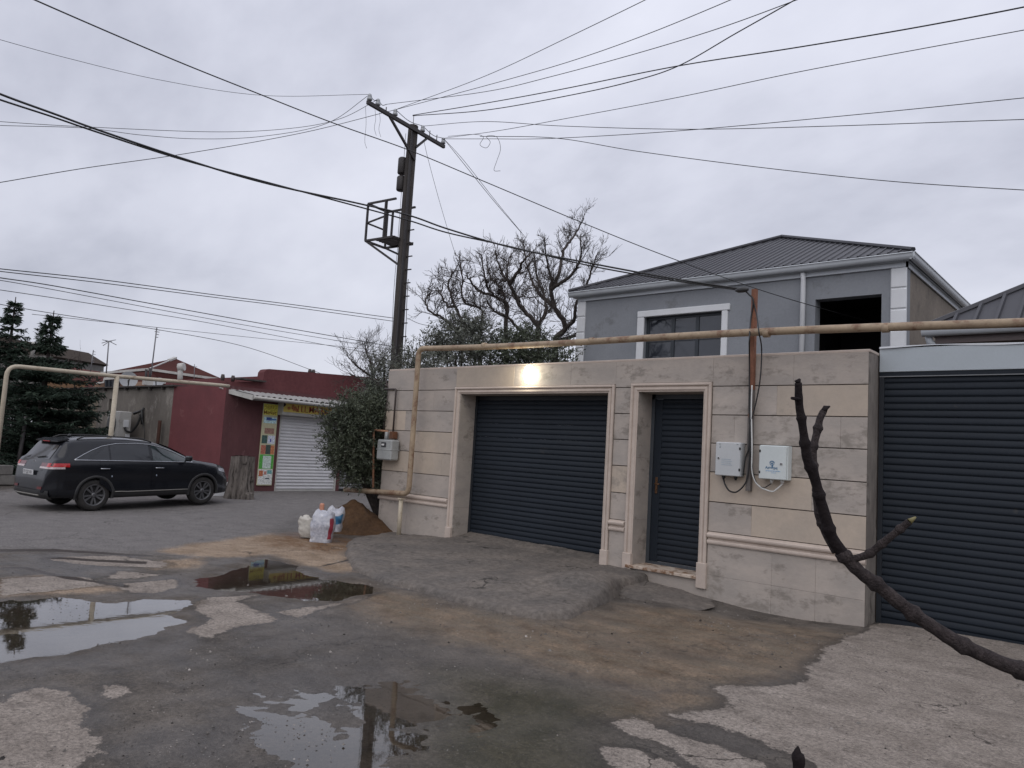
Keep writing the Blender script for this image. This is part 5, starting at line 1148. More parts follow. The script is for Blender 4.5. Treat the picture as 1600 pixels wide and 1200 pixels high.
# left gas pipe on its posts
def at_h(u, v, z): d = ray(u, v); return CAM + d * (z - CAM[2]) / d[2]
lgp = thing('gas_pipe', atd(183, 588, 21.6) * [1, 1, 0], 'pale yellow gas pipe arching over the annex and car on thin posts', 'pipe')
g0 = atd(12, 571, 15.6); g1 = atd(183, 588, 17.3); g2 = atd(345, 602, 19.4); g3 = atd(358, 603.5, 19.6)
foot = np.array([g0[0], g0[1], -.1])
mb = MB(); mb.tube([foot] + elbow(foot, g0, g1, .22) + [g1, g2, g3], .045, 10); mb.build('pipe_run', M_pipe2, lgp)
mb = MB(); mb.tube([(g1[0], g1[1], -.1), tuple(g1)], .055, 10); mb.build('support_post', M_pipe2, lgp)

# cinder blocks, post and board at the left edge
M_cin = M('cinder_block', (.20, .19, .175), (.15, .14, .13), scale=6, rough=.95, bump=.8)
c0 = atz(6, 757, 0)
for k, (dx, dy, dz, l) in enumerate(((0, 0, .0, 'lower left cinder block under the conifer'), (.12, .45, .0, 'lower right cinder block by the dark post'), (.0, -.08, .25, 'cinder block stacked on top'), (-.3, -.8, 0, 'cinder block at the photo left edge'))):
    mb = MB(); o = thing('cinder_block', (c0[0] + dx, c0[1] + dy, dz), l, 'block', 'cinder blocks at the left edge', rz=.1 * k)
    mb.box((-.12, -.21, 0), (.12, .21, .235), .01); mb.build('block_body', M_cin, o, local=True)
fp = atz(24, 752, 0); ft = atd(30, 672, 22.5)
mb = MB(); mb.tube([(fp[0], fp[1], -.1), (fp[0] - .1, fp[1] + .1, 1.75)], .055, 8); tag(mb.build('fence_post', M_iron), 'dark round post standing under the conifer left of the car', 'post')

# ================================================================== STUMP and board
sc = atz(374, 778, 0); M_stump = M('weathered_stump', (.21, .185, .165), (.095, .082, .074), scale=3.2, rough=.95, bump=1.0, bscale=16, stretch=(3, 3, .6), spot=(.035, .03, .026), spots=.35, spotscale=4, fine=.2)
mb = MB(); P = []; nz_ = 36; na = 64
for i in range(nz_ + 1):
    h = i / nz_; row = []
    for k in range(na + 1):
        a = 2 * math.pi * (k % na) / na
        r = .27 * (1 + .28 * (1 - h) ** 3 * (1 + .6 * math.sin(a * 3 + 1))) + .035 * math.sin(a * 2 + .6) + .05 * (fbm(a * 3 + 9, h * 1.2, 4, 2) - .45) + .06 * (vnoise(a * 6, h * .8, 4) - .5) + .035 * (fbm(a * 8, h * 5, 3, 12) - .45)
        r -= .07 * max(0, math.sin(a * 1 + .9)) * (vnoise(a * 2, h * 3, 8) > .6)
        if k == na: r = row0
        if k == 0: row0 = r
        row.append((sc[0] + r * math.cos(a), sc[1] + r * math.sin(a), -.05 + 1.09 * h + .03 * math.sin(a + 2) * h))
    P.append(row)
mb.grid(P, flip=True, smooth=False); top = P[-1][:-1]; rings = [[(sc[0] + (p[0] - sc[0]) * f, sc[1] + (p[1] - sc[1]) * f, p[2] - .03 * (1 - f) + .02 * random.random()) for p in P[-1]] for f in (1, .7, .4, .05)]
mb.grid(rings, flip=True, smooth=False)
tag(fixn(mb.build('tree_stump', M_stump)), 'weathered grey tree stump standing before the red market wall', 'stump')
bp_ = atz(351, 775, 0); mb = MB(); mb.prism([(bp_[0] - .1, bp_[1] - .25, .0), (bp_[0] + .05, bp_[1] + .15, .0), (bp_[0] + .05, bp_[1] + .14, .48)], (-.03, .01, .0)); tag(fixn(mb.build('leaning_board', M_wh)), 'small white triangular board leaning against the stump', 'board')

# ================================================================== SAND PILE and sacks
M_sand = M('damp_sand', (.098, .056, .030), (.060, .035, .020), scale=3, rough=.95, bump=1.0, bscale=26, fine=.28, spot=(.075, .045, .028), spots=.4, spotscale=7)
sp = atz(556, 836, 0); pkz = atd(558, 784, 12.6)[2] * 1.04
mb = MB(); xs = np.arange(-1.25, 1.25, .03); A, B = np.meshgrid(xs, xs, indexing='ij'); r = np.hypot(A / .80, B / .86)
ang = np.arctan2(B, A); rad_ = .98 + .20 * np.sin(ang * 2 + .5) + .22 * (vnoise(np.cos(ang) * 2 + 3, np.sin(ang) * 2 + 3, 4) - .5)
Z = pkz * np.clip(1 - (r / rad_) ** .85, -.2, 1) + (fbm(A * 4, B * 4, 4, 6) - .45) * .13 * np.clip(1.1 - r, 0, 1) + (fbm(A * 16, B * 16, 3, 2) - .45) * .08
Z += .10 * np.exp(-((A + .1) ** 2 + (B + .45) ** 2) / .035)
nj = len(xs); vs = [(sp[0] + A[i, j] - .50, sp[1] + B[i, j] + .30, Z[i, j] - .015) for i in range(nj) for j in range(nj)]
fs = [(i * nj + j, (i + 1) * nj + j, (i + 1) * nj + j + 1, i * nj + j + 1) for i in range(nj - 1) for j in range(nj - 1) if Z[i:i + 2, j:j + 2].max() > .0]
mb.add(vs, fs, True); o = mb.build('sand_pile', M_sand); tag(o, 'pile of damp brown sand at the left end of the stone wall', 'sand pile')
M_bagw = M('sack_white', (.50, .50, .525), (.33, .34, .39), scale=13, rough=.35, bump=.7, bscale=22, fine=.1, spot=(.62, .62, .64), spots=.3, spotscale=9)
M_bagr = M('sack_red', (.30, .035, .055), (.22, .03, .045), scale=12, rough=.4, bump=.6, bscale=22, fine=.1)
M_bagb = M('sack_blue', (.04, .16, .30), (.03, .12, .22), scale=12, rough=.4, bump=.6, bscale=22)
M_bagc = M('sack_cream', (.55, .52, .46), (.42, .40, .36), scale=14, rough=.6, bump=.7, bscale=22)
def sack(cx, cy, z0, w, d, h, rz, mat, label, prints, seed=1, lean=0.0):
    t = thing('cement_sack', (cx, cy, z0), label, 'sack', 'building sacks by the sand pile', rz=rz)
    nu, nv = 40, 26; rows = []
    for j in range(nv + 1):
        f = j / nv; zz_ = f * h; row = []
        sw = 1 - .10 * (2 * f - 1) ** 4 - (.22 if f > .93 else 0) * (f - .93) / .07 + .05 * math.sin(f * 9 + seed)
        for i in range(nu + 1):
            a = 2 * math.pi * (i % nu) / nu; c, s = math.cos(a), math.sin(a)
            x = math.copysign(abs(c) ** .45, c) * w / 2 * sw; y = math.copysign(abs(s) ** .55, s) * d / 2 * sw * (1 - .35 * max(0, f - .6))
            k = 1 + .13 * (float(fbm(c * 2.5 + seed, s * 2.5 + f * 6, 3, seed)) - .45) + .035 * math.sin(f * 22 + a * 3 + seed) * math.sin(a * 2)
            row.append((x * k + lean * f, y * k, zz_ + .03 * math.sin(a * 2 + seed) * f + (.02 * math.sin(a * 5) if f > .9 else 0)))
        rows.append(row)
    mb = MB(); mb.grid(rows, flip=True); cen = (lean, 0, h - .03); k = len(mb.v); mb.add([cen] + rows[-1][:-1], [(0, i + 1, (i + 1) % nu + 1) for i in range(nu)], True)
    mb.build('sack_body', mat, t, local=True)
    for (i0, i1, j0, j1, pm) in prints:
        mb = MB(); P = []
        for j in range(int(j0 * nv), int(j1 * nv) + 1):
            P.append([(rows[j][i % nu][0] * 1.012, rows[j][i % nu][1] * 1.012 + (-.002), rows[j][i % nu][2]) for i in range(i0, i1 + 1)])
        mb.grid(P, flip=True); mb.build('printed_band', pm, t, local=True)
b1 = atz(490, 847, 0)
sack(b1[0] + .02, b1[1] + .12, .0, .36, .25, .47, .72, M_bagw, 'crumpled white sack with red printed band, nearest of the sacks', [(33, 38, .15, .80, M_bagr), (25, 31, .22, .72, M('sack_print', (.30, .31, .36), (.50, .50, .54), scale=30, rough=.4, bump=.5))], 3, .02)
bb = atd(517, 812, 12.3); sack(bb[0] + .0, bb[1] + .05, .10, .28, .20, .38, .6, M_bagw, 'white and blue sack resting on the sand behind the nearest sack', [(21, 39, .35, .74, M_bagb)], 8, .04)
b2 = atd(477, 826, 12.0); sack(b2[0], b2[1] + .05, .02, .24, .20, .30, .9, M_bagc, 'small cream sack slumped left behind the nearest sack', [], 5, -.05)
M_bago = flat('sack_orange', (.55, .25, .16)); q0 = atd(503, 790, 12.5); mb = MB(); mb.box(tuple(q0 + [-.04, -.03, -.22]), tuple(q0 + [.05, .03, .04]), .02); tag(mb.build('small_packet', M_bago), 'small orange packet standing behind the white sacks', 'packet')

# ================================================================== BLACK SUV
rr_ = atz(145, 796, 0); fr_ = atz(315, 787, 0); hd = (fr_ - rr_); hd /= np.linalg.norm(hd); lf = np.array([-hd[1], hd[0], 0])
WB, TR = 2.78, .80; car0 = rr_ + lf * TR
car0 = np.array([-17.03, 5.83, -.10]); car = thing('parked_suv', car0, 'black parked SUV with chrome window line in front of the plaster wall', 'car', rz=math.radians(96)); car.scale = (.86, .86, .86); car.rotation_euler.y = -.03
M_paint = M('black_car_paint', (.007, .008, .011), (.009, .010, .013), scale=2, rough=.22, bump=0, fine=.0, coat=.3, spec=.35)
M_cplast = M('grey_black_plastic', (.022, .022, .023), (.03, .029, .028), scale=6, rough=.6, bump=.1)
M_cglass = M('tinted_glass', (.012, .014, .018), rough=.05, bump=0, fine=0, spec=.7)
M_cglass2 = M('clear_dark_glass', (.03, .045, .045), (.015, .02, .022), scale=5, rough=.05, bump=0, fine=0, spec=.9)
M_chr = M('chrome', (.55, .56, .58), rough=.22, bump=0, metal=1, fine=0)
M_alloy = M('dusty_alloy', (.17, .17, .175), (.13, .13, .135), rough=.42, bump=0, metal=.7)
M_tyre = M('dusty_tyre', (.045, .042, .040), (.032, .031, .030), scale=8, rough=.9, bump=.3)
M_tred = M('tail_lamp_red', (.50, .012, .015), (.38, .01, .012), scale=14, rough=.15, bump=0, coat=.5)
M_tdk = M('tail_lamp_dark', (.13, .006, .008), rough=.15, bump=0, coat=.5)
M_twh = M('tail_lamp_clear', (.62, .55, .54), (.45, .36, .36), scale=60, rough=.2, bump=0)
T_zt = ([-1.07, -1.05, -1.03, -1.0, -.95, -.88, -.80, -.72, -.66, -.60, -.45, -.2, .2, .8, 1.25, 1.6, 1.9, 2.2, 2.45, 2.62, 2.8, 3.1, 3.35, 3.5, 3.62, 3.69, 3.73],
        [.50, .72, .88, 1.00, 1.12, 1.23, 1.35, 1.47, 1.56, 1.615, 1.655, 1.685, 1.70, 1.69, 1.655, 1.59, 1.485, 1.345, 1.215, 1.155, 1.125, 1.085, 1.03, .975, .88, .76, .60])
T_bl = ([-1.07, -.95, -.88, -.5, .5, 1.5, 2.4, 2.7, 3.2, 3.73], [1.19, 1.19, 1.19, 1.18, 1.155, 1.13, 1.105, 1.08, .98, .6])
T_w = ([-1.07, -1.05, -1.0, -.94, -.85, -.7, -.3, 0, 2.8, 3.15, 3.4, 3.55, 3.66, 3.73], [.66, .76, .84, .885, .915, .935, .945, .95, .95, .925, .86, .78, .66, .45])
T_wr = ([-1.07, -.9, -.6, -.2, .6, 1.6, 2.2, 2.5, 2.75, 3.2, 3.5, 3.73], [.60, .66, .665, .67, .675, .655, .665, .74, .80, .76, .66, .36])
T_zb = ([-1.07, -.95, -.5, 0, 2.8, 3.3, 3.6, 3.73], [.44, .34, .30, .28, .27, .26, .27, .34])
ip = lambda T, x: float(np.interp(x, T[0], T[1]))
def sect(x):
    zt, w, wr, zb = ip(T_zt, x), ip(T_w, x), ip(T_wr, x), ip(T_zb, x); bl = min(ip(T_bl, x), zt - .015)
    pts = [(0, zb), (w * .55, zb), (w * .90, zb + .005)]
    for f, k in ((.04, .955), (.10, .985), (.18, .995), (.27, .993), (.36, .988), (.45, .987), (.54, .99), (.63, .996), (.72, 1.0), (.80, 1.0), (.87, .992), (.93, .978), (.97, .966), (1.0, .955)): pts.append((w * k, zb + (bl - zb) * f))
    wb = w * .95; gh = zt - bl
    for g in (.12, .3, .5, .7, .86): 
        t = g ** 1.15; pts.append((wb + (wr - wb) * t, bl + gh * g))
    pts += [(wr - .03, bl + gh * .95), (wr - .08, zt - gh * .015 - .004), (wr * .6, zt + .012), (wr * .3, zt + .02), (0, zt + .022)]
    return pts
def hw(x, z):
    p = sect(x)[2:22]; return float(np.interp(z, [q[1] for q in p], [q[0] for q in p]))
def rx(z): return float(np.interp(z, T_zt[1][:13], T_zt[0][:13]))
xs = sorted(set(list(np.arange(-1.07, -.6, .02)) + list(np.arange(-.6, 3.4, .035)) + list(np.arange(3.4, 3.74, .02)) + [3.73]))
AR = .405
for side in (1, -1): pass
mb = MB(); rows = [sect(x) for x in xs]; npt = len(rows[0]); Vi = {}
def arch(x, z):
    for cx in (0, WB):
        d = math.hypot(x - cx, z - .37)
        if d < AR: return cx, d
    return None
for side in (1, -1):
    V = []; kill = []
    for i, x in enumerate(xs):
        for j, (y, z) in enumerate(rows[i]):
            k = False; xx, zz2 = x, z
            a = arch(x, z)
            if a and j >= 1:
                cx, d = a
                if d > AR - .055 and j >= 2: xx = cx + (x - cx) * AR / d; zz2 = .37 + (z - .37) * AR / d
                else: k = True
            V.append((xx, side * y, zz2)); kill.append(k)
    F = []
    for i in range(len(xs) - 1):
        for j in range(npt - 1):
            q = (i * npt + j, i * npt + j + 1, (i + 1) * npt + j + 1, (i + 1) * npt + j)
            if sum(kill[a] for a in q) >= 1: continue
            F.append(q if side < 0 else q[::-1])
    mb.add(V, F, True)
# end caps
for x, fl_ in ((xs[0], 0), (xs[-1], 1)):
    s_ = sect(x); loop = [(x, y, z) for y, z in s_] + [(x, -y, z) for y, z in s_[::-1]]; mb.add(loop, [tuple(range(len(loop)))], False)
body = mb.build('body', M_paint, car, local=True); fixn(body)
# underbody and wheel housings
mb = MB(); mb.box((-.9, -.62, .30), (3.5, .62, .6)); mb.box((.42, -.86, .28), (2.36, .86, .6)); mb.build('underbody', M_cplast, car, local=True)
for cx in (0, WB):
    for sd2 in (-1, 1):
        mb = MB(); P = []
        for t in np.linspace(-.25, math.pi + .25, 22): P.append([(cx + AR * math.cos(t), sd2 * y, .37 + AR * math.sin(t)) for y in (.60, .935)])
        mb.grid(P); mb.build('wheel_housing', M_cplast, car, local=True)
        mb = MB(); P = []
        for t in np.linspace(-.22, math.pi + .22, 30):
            row = []
            for r_k, o in ((AR - .012, -.03), (AR - .012, .010), (AR + .02, .014), (AR + .05, .010), (AR + .055, -.01)):
                x_, z_ = cx + r_k * math.cos(t), .37 + r_k * math.sin(t); xq = min(max(x_, -1.0), 3.6); row.append((x_, sd2 * (hw(xq, max(z_, .33)) + o), z_))
            P.append(row)
        mb.grid(P); mb.build('arch_trim', M_cplast, car, local=True)
def wheel(cx, sy):
    w = bpy.data.objects.new('wheel', None); COL.objects.link(w); w.parent = car; w.location = (cx, sy * TR, .365); ORG[w.name] = np.zeros(3)
    if sy > 0: w.rotation_euler.z = math.pi
    mb = MB(); mb.lathe([(.245, .11), (.27, .118), (.34, .112), (.362, .08), (.366, 0), (.362, -.08), (.34, -.112), (.27, -.118), (.245, -.11)], (0, 0, 0), 40, 1, caps=False); mb.build('tyre', M_tyre, w, local=True)
    mb = MB(); n = 40
    for pr in ([(.248, -.112), (.240, -.116), (.225, -.10), (.215, -.06)],):
        vs = [(r_k * math.cos(2 * math.pi * k / n), h, r_k * math.sin(2 * math.pi * k / n)) for r_k, h in pr for k in range(n)]
        mb.add(vs, [(i * n + k, i * n + (k + 1) % n, (i + 1) * n + (k + 1) % n, (i + 1) * n + k) for i in range(3) for k in range(n)], True)
    for k in range(10):
        a = 2 * math.pi * k / 10 + (.09 if k % 2 else -.09); c, s = math.cos(a), math.sin(a); t = np.array([c, 0, s]); nn_ = np.array([-s, 0, c])
        p0 = t * .045 + np.array([0, -.088, 0]); p1 = t * .232 + np.array([0, -.105, 0])
        mb.add([p0 - nn_ * .014, p0 + nn_ * .014, p1 + nn_ * .024, p1 - nn_ * .024, p0 - nn_ * .014 + [0, .03, 0], p0 + nn_ * .014 + [0, .03, 0], p1 + nn_ * .024 + [0, .04, 0], p1 - nn_ * .024 + [0, .04, 0]], [(0, 1, 2, 3), (0, 4, 5, 1), (2, 6, 7, 3), (0, 3, 7, 4), (1, 5, 6, 2)])
    mb.lathe([(.058, -.07), (.055, -.098), (.03, -.104)], (0, 0, 0), 20, 1); fixn(mb.build('rim', M_alloy, w, local=True))
    mb = MB(); mb.lathe([(.235, -.02), (.235, -.03)], (0, 0, 0), 30, 1); mb.build('brake_disc', M_cplast, w, local=True)
for cx in (0, WB):
    for sy in (-1, 1): wheel(cx, sy)
def side_patch(x0, x1, zlo, zhi, off=.006, n=14, m=8, side=-1):
    P = []
    for i in range(n + 1):
        x = x0 + (x1 - x0) * i / n; a, b = zlo(x), zhi(x)
        P.append([(x, side * (hw(x, a + (b - a) * j / m) + off), a + (b - a) * j / m) for j in range(m + 1)])
    mb = MB(); mb.grid(P, flip=(side < 0)); return mb
def tb(*pts): 
    xs_, zs_ = zip(*pts); return lambda x: float(np.interp(x, xs_, zs_))
zbot = lambda x: ip(T_bl, x) + .018
ztop_ = tb((-.46, 1.21), (-.3, 1.30), (-.1, 1.40), (.15, 1.50), (.5, 1.565), (1.0, 1.575), (1.35, 1.55), (1.7, 1.47), (2.0, 1.36), (2.3, 1.215), (2.42, 1.14))
for side in (-1, 1):
    for a, b, mt_ in ((-.44, .30, M_cglass), (.34, 1.30, M_cglass), (1.38, 2.36, M_cglass2)):
        side_patch(a, b, zbot, lambda x: max(ztop_(x), zbot(x) + .004), .004, 16, 8, side).build('side_window', mt_, car, local=True)
    lo = [(x, side * (hw(x, zbot(x) - .008) + .010), zbot(x) - .008) for x in np.linspace(-.50, 2.44, 30)]
    hi = [(x, side * (hw(x, ztop_(x) + .006) + .008), ztop_(x) + .006) for x in np.linspace(2.40, -.46, 34)]
    mb = MB(); mb.tube(lo + hi + [lo[0]], .0115, 6); mb.build('chrome_strip', M_chr, car, local=True)
    for a, b in ((-.04, 1.33), (1.345, 2.50)):
        zl = tb((a, .72 if a < 0 else .42), (a + .18, .60 if a < 0 else .42), (a + .42, .42), (b, .42), (b + .01, .42)); 
        side_patch(a + (.12 if a < 0 else 0), b - (.10 if a > 0 else 0), zl, lambda x: zbot(x) - .03, .005, 26, 14, side).build('side_door', M_paint, car, local=True)
    for hx in (.08, 1.42):
        mb = MB(); mb.tube([(x, side * (hw(x, .985) + .030 - .02 * abs(x - hx - .11) * 8), .985 + (hx - x) * .03) for x in np.linspace(hx, hx + .22, 6)], .014, 8); mb.build('door_handle', M_chr, car, local=True)
    mb = MB(); P = [(x, side * (hw(x, .43) + .022), .425 + .01 * (x < .6)) for x in np.linspace(.45, 2.32, 14)]; mb.tube(P, .013, 6); mb.build('sill_strip', flat('dull_strip', (.22, .21, .19), rough=.4), car, local=True)
    side_patch(.43, 2.36, lambda x: .29, lambda x: .405, .012, 20, 3, side).build('sill_cladding', M_cplast, car, local=True)
    # door mirror
    mb = MB(); mb.box((2.16, side * .98, 1.15), (2.30, side * 1.16, 1.29), .035); mb.tube([(2.24, side * .90, 1.15), (2.23, side * 1.02, 1.18)], .025, 6); mb.build('wing_mirror', M_paint, car, local=True)
    # head lamp
    P = []
    for x in np.linspace(3.22, 3.60, 10): P.append([(x, side * (hw(x, z) + .008), z) for z in np.linspace(.80 + (3.6 - x) * .22, .905 + (3.6 - x) * .16, 5)])
    mb = MB(); mb.grid(P, flip=(side < 0)); mb.build('headlight', M('lamp_lens', (.45, .46, .48), (.30, .31, .33), scale=20, rough=.12, bump=0), car, local=True)
    # roof rail
    mb = MB(); mb.tube([(x, side * (ip(T_wr, x) - .05), ip(T_zt, x) + .035 - (.04 if x in (-.35, 1.45) else 0)) for x in (-.35, -.2, .2, .7, 1.2, 1.45)], .018, 6); mb.build('roof_rail', M_cplast, car, local=True)
    # tail lamp wraps round the corner
    def wrap(z0, z1, xa, yb, mat, nm, off=.012):
        def path(z):
            x1 = rx(z) + .045; side_pts = [(x, hw(x, z) + off) for x in np.linspace(xa, x1, 12)]
            yc = hw(x1, z) + off; rear = [(rx(z) - off + .02 * (k == 0), y) for k, y in enumerate(np.linspace(yc - .06, yb, 7))]
            return side_pts + rear
        P = []
        for z in np.linspace(z0, z1, 6): P.append([(x, side * y, z) for x, y in path(z)])
        mb = MB(); mb.grid(P, flip=(side > 0)); o = mb.build(nm, mat, car, local=True); return o
    wrap(1.03, 1.115, -.60, .70, M_tred, 'tail_light'); wrap(.985, 1.028, -.70, .40, M_twh, 'tail_light_clear', .010); wrap(1.03, 1.11, -.95, .40, M_tdk, 'tail_light_inner', .008)
    P = []
    for z in (.52, .55, .58): P.append([(rx(z) - .012 + .10 * max(0, y - .62), side * y, z) for y in (.50, .57, .64, .70)])
    mb = MB(); mb.grid(P, flip=(side > 0)); mb.build('rear_reflector', M_tdk, car, local=True)
def rear_patch(y0, y1, z0, z1, mat, nm, off=.008, n=10, m=8):
    mb = MB(); mb.grid([[(rx(z) - off, y * (1 - .06 * (z - z0) / max(z1 - z0, .01)), z) for y in np.linspace(y0, y1, m)] for z in np.linspace(z0, z1, n)]); return mb.build(nm, mat, car, local=True)
rear_patch(-.60, .60, 1.20, 1.53, M('rear_glass', (.035, .036, .042), rough=.06, bump=0, spec=.9, fine=0), 'rear_window')
mb = MB(); mb.prism([(-.52, -.62, 1.64), (-.74, -.56, 1.585), (-.74, .56, 1.585), (-.52, .62, 1.64)], (0, 0, .028)); fixn(mb.build('roof_spoiler', M_paint, car, local=True))
mb = MB(); mb.box((-.755, -.16, 1.588), (-.735, .16, 1.602)); mb.build('brake_light', M_tred, car, local=True)
mb = MB(); mb.tube([(rx(1.22) - .03, -.02, 1.22), (rx(1.25) - .03, -.40, 1.26)], .012, 6); mb.build('rear_wiper', M_blk, car, local=True)
pq_ = MB(); zc_ = .88; xr = -1.075; pq_.box((xr - .008, -.26, zc_ - .058), (xr, .26, zc_ + .058), .003); pl_ = pq_.build('number_plate', flat('plate_white', (.55, .55, .55)), car, local=True)
text_mb('77 QZ 101', .105, (xr - .0085, .235, zc_ - .036), (0, -1, 0), (0, 0, 1), .002, spacing=.92).build('writing', M_blk, pl_, local=True)
mb = MB(); mb.lathe([(.05, 0), (.05, -.01)], (rx(1.12) - .004, 0, 1.12), 16, 0); mb.v = [(x, y * 1.5, 1.12 + (z - 1.12) * .7) for x, y, z in mb.v]; mb.build('oval_badge', M_chr, car, local=True)
text_mb('AWD', .05, (rx(.95) - .012, -.42, .93), (0, -1, 0), (0, 0, 1), .002).build('writing', M_chr, car, local=True)
mb = MB(); P = []
for z in (.30, .36, .43, .50): P.append([(ip(([.30, .36, .43, .50], [-.98, -1.06, -1.09, -1.085]), z) + .16 * max(0, abs(y) - .55) ** 1.3 * 2.2, y, z) for y in np.linspace(-.88, .88, 23)])
mb.grid(P); mb.build('rear_bumper', M_cplast, car, local=True)
mb = MB(); mb.tube([(-1.075 + .16 * max(0, abs(y) - .55) ** 1.3 * 2.2, y, .385) for y in np.linspace(-.6, .6, 13)], .018, 6); mb.build('bumper_trim', flat('dull_trim', (.18, .17, .15)), car, local=True)
mb = MB(); mb.grid([[(x, y, ip(T_zt, x) + .028 - .012 * (abs(y) / .6) ** 2) for y in np.linspace(-.58 - (x - 1.6) * .12, .58 + (x - 1.6) * .12, 9)] for x in np.linspace(1.68, 2.46, 12)], flip=True); mb.build('windscreen', M_cglass2, car, local=True)
mb = MB(); mb.lathe([(.05, 0), (.03, .05), (.01, .07)], (-.25, -.0, 1.70), 10); mb.build('roof_antenna', M_paint, car, local=True)
for (x, z) in ((.36, .80), (1.46, .80)):
    mb = MB(); mb.box((x - .012, -hw(x, z) - .012, z - .018), (x + .012, -hw(x, z) - .002, z + .018), .003); mb.build('door_film_tab', flat('pale_tab', (.35, .40, .48)), car, local=True)

# ================================================================== TREES
M_bark = M('grey_bark', (.085, .072, .066), (.055, .047, .043), scale=8, rough=.9, bump=.4)
M_twig = M('dark_twigs', (.090, .077, .071), (.062, .053, .049), scale=8, rough=.9, bump=0)
M_olive = M('olive_leaves', (.088, .102, .066), (.058, .070, .046), scale=1.6, rough=.55, bump=0, island=.45, spec=.35)
M_olive2 = M('olive_leaves_far', (.125, .132, .108), (.085, .092, .072), scale=1.6, rough=.6, bump=0, island=.4)
M_con = M('conifer_needles', (.040, .058, .040), (.024, .038, .028), scale=1.2, rough=.7, bump=0, island=.45)
def rdir(rg): v = np.array([rg.gauss(0, 1), rg.gauss(0, 1), rg.gauss(0, 1)]); return v / np.linalg.norm(v)
class Twigs:
    """fast collection of thin tapering branches"""
    def __init__(s): s.mb = MB()
    def seg(s, pts, r0, r1, n=4): s.mb.tube(pts, list(np.linspace(r0, r1, len(pts))), n, cap=False)
def grow(T, rg, p, d, Ln, r, lvl, up=.18, n=4, spread=.75):
    pts = [p]; q = p; dd = d.copy(); st_ = Ln / n; rec = []
    for i in range(n):
        dd = dd + rdir(rg) * .20 + np.array([0, 0, up * .35]); dd /= np.linalg.norm(dd); q = q + dd * st_; pts.append(q); rec.append((q, dd.copy()))
    T.seg(pts, r, max(r * .35, .0035), 4 if r > .008 else 3)
    if lvl > 0:
        k = 4 if lvl > 1 else 4
        for _ in range(k + (rg.random() < .5)):
            t = rg.random(); i = min(int(t * n), n - 1); pp = pts[i] + (pts[i + 1] - pts[i]) * rg.random()
            nd = rec[i][1] + rdir(rg) * spread; nd = nd / np.linalg.norm(nd)
            grow(T, rg, pp, nd, Ln * rg.uniform(.45, .72), max(r * .55, .004), lvl - 1, up, n, spread)
def guide(pts, dj=0.0): return [atd(u, v, d) for u, v, d in pts]
def bare_tree(label, guides, seed, dens=1.0, rt=.10, tl=.62, grp='bare trees behind the stone wall', lvl=2):
    rg = random.Random(seed); p0 = guides[0][0]; t = thing('bare_tree', (atd(*p0)[0], atd(*p0)[1], 0), label, 'tree', grp)
    tr = MB(); T = Twigs()
    b = atd(*p0); tr.tube([(b[0] + .1, b[1], -.1), (b[0] - .05, b[1], b[2] * .5), tuple(b)], [rt * 1.3, rt * 1.15, rt], 8, cap=False)
    for gi, g in enumerate(guides):
        w0 = g[-1]; pts = bez([atd(*q) for q in g], 5); r0 = rt * (.8 if gi == 0 else .48); m = len(pts)
        tr.tube([p + rdir(rg) * .02 for p in pts], list(np.linspace(r0, .013, m)), 7, cap=False)
        L_ = sum(np.linalg.norm(pts[i + 1] - pts[i]) for i in range(m - 1)); ns = int(L_ * 8.2 * dens)
        for k in range(ns):
            f = .12 + .88 * (k + rg.random()) / ns; i = min(int(f * (m - 1)), m - 2); p = pts[i]; d = pts[i + 1] - pts[i]; d /= np.linalg.norm(d)
            nd = d * .5 + rdir(rg) * .85 + np.array([0, 0, .25]); nd /= np.linalg.norm(nd)
            grow(T, rg, p, nd, tl * rg.uniform(.5, 1.1) * (1.1 - .45 * f), .0115 * (1.2 - .8 * f) + .0025, lvl)
    tr.build('trunk', M_bark, t); T.mb.build('crown', M_twig, t); return t
bare_tree('tallest bare tree, dark forked limbs beside the grey house', [
    [(868, 600, 21.2), (867, 534, 21.2), (884, 512, 21.2), (867, 481, 21.0), (860, 453, 20.9), (862, 439, 20.8), (857, 422, 20.7), (853, 398, 20.5), (850, 372, 20.3)],
    [(861, 455, 20.9), (872, 430, 21.2), (881, 391, 21.5), (893, 375, 21.7), (904, 356, 21.9), (912, 342, 22.0)],
    [(884, 512, 21.2), (897, 500, 20.7), (902, 470, 20.4), (919, 440, 20.1), (926, 415, 20.0), (934, 393, 19.9)],
    [(866, 480, 21.0), (845, 462, 21.5), (832, 440, 21.9), (822, 410, 22.1), (817, 375, 22.3)],
    [(860, 452, 20.9), (880, 440, 20.5), (900, 420, 20.2), (908, 395, 20.0), (907, 365, 19.9)],
    [(868, 534, 21.2), (905, 520, 21.6), (925, 500, 21.9), (945, 470, 22.0), (965, 452, 22.2)]], 11, 1.0, .125)
bare_tree('middle bare tree with a straight leaning limb, left of the tallest', [
    [(842, 600, 17), (841, 529, 17), (841, 510, 17), (824, 491, 16.9), (810, 472, 16.8), (796, 443, 16.6), (784, 427, 16.5), (774, 392, 16.3)],
    [(841, 510, 17), (853, 486, 17.4), (850, 460, 17.8), (838, 430, 18), (836, 400, 18.1)],
    [(796, 443, 16.6), (810, 425, 16.3), (818, 408, 16), (832, 393, 15.9)],
    [(840, 530, 17), (818, 520, 16.7), (795, 497, 16.4), (775, 488, 16.2), (760, 470, 16)],
    [(811, 472, 16.8), (800, 455, 17.4), (792, 420, 17.6), (800, 396, 17.7)]], 23, 1.0, .095)
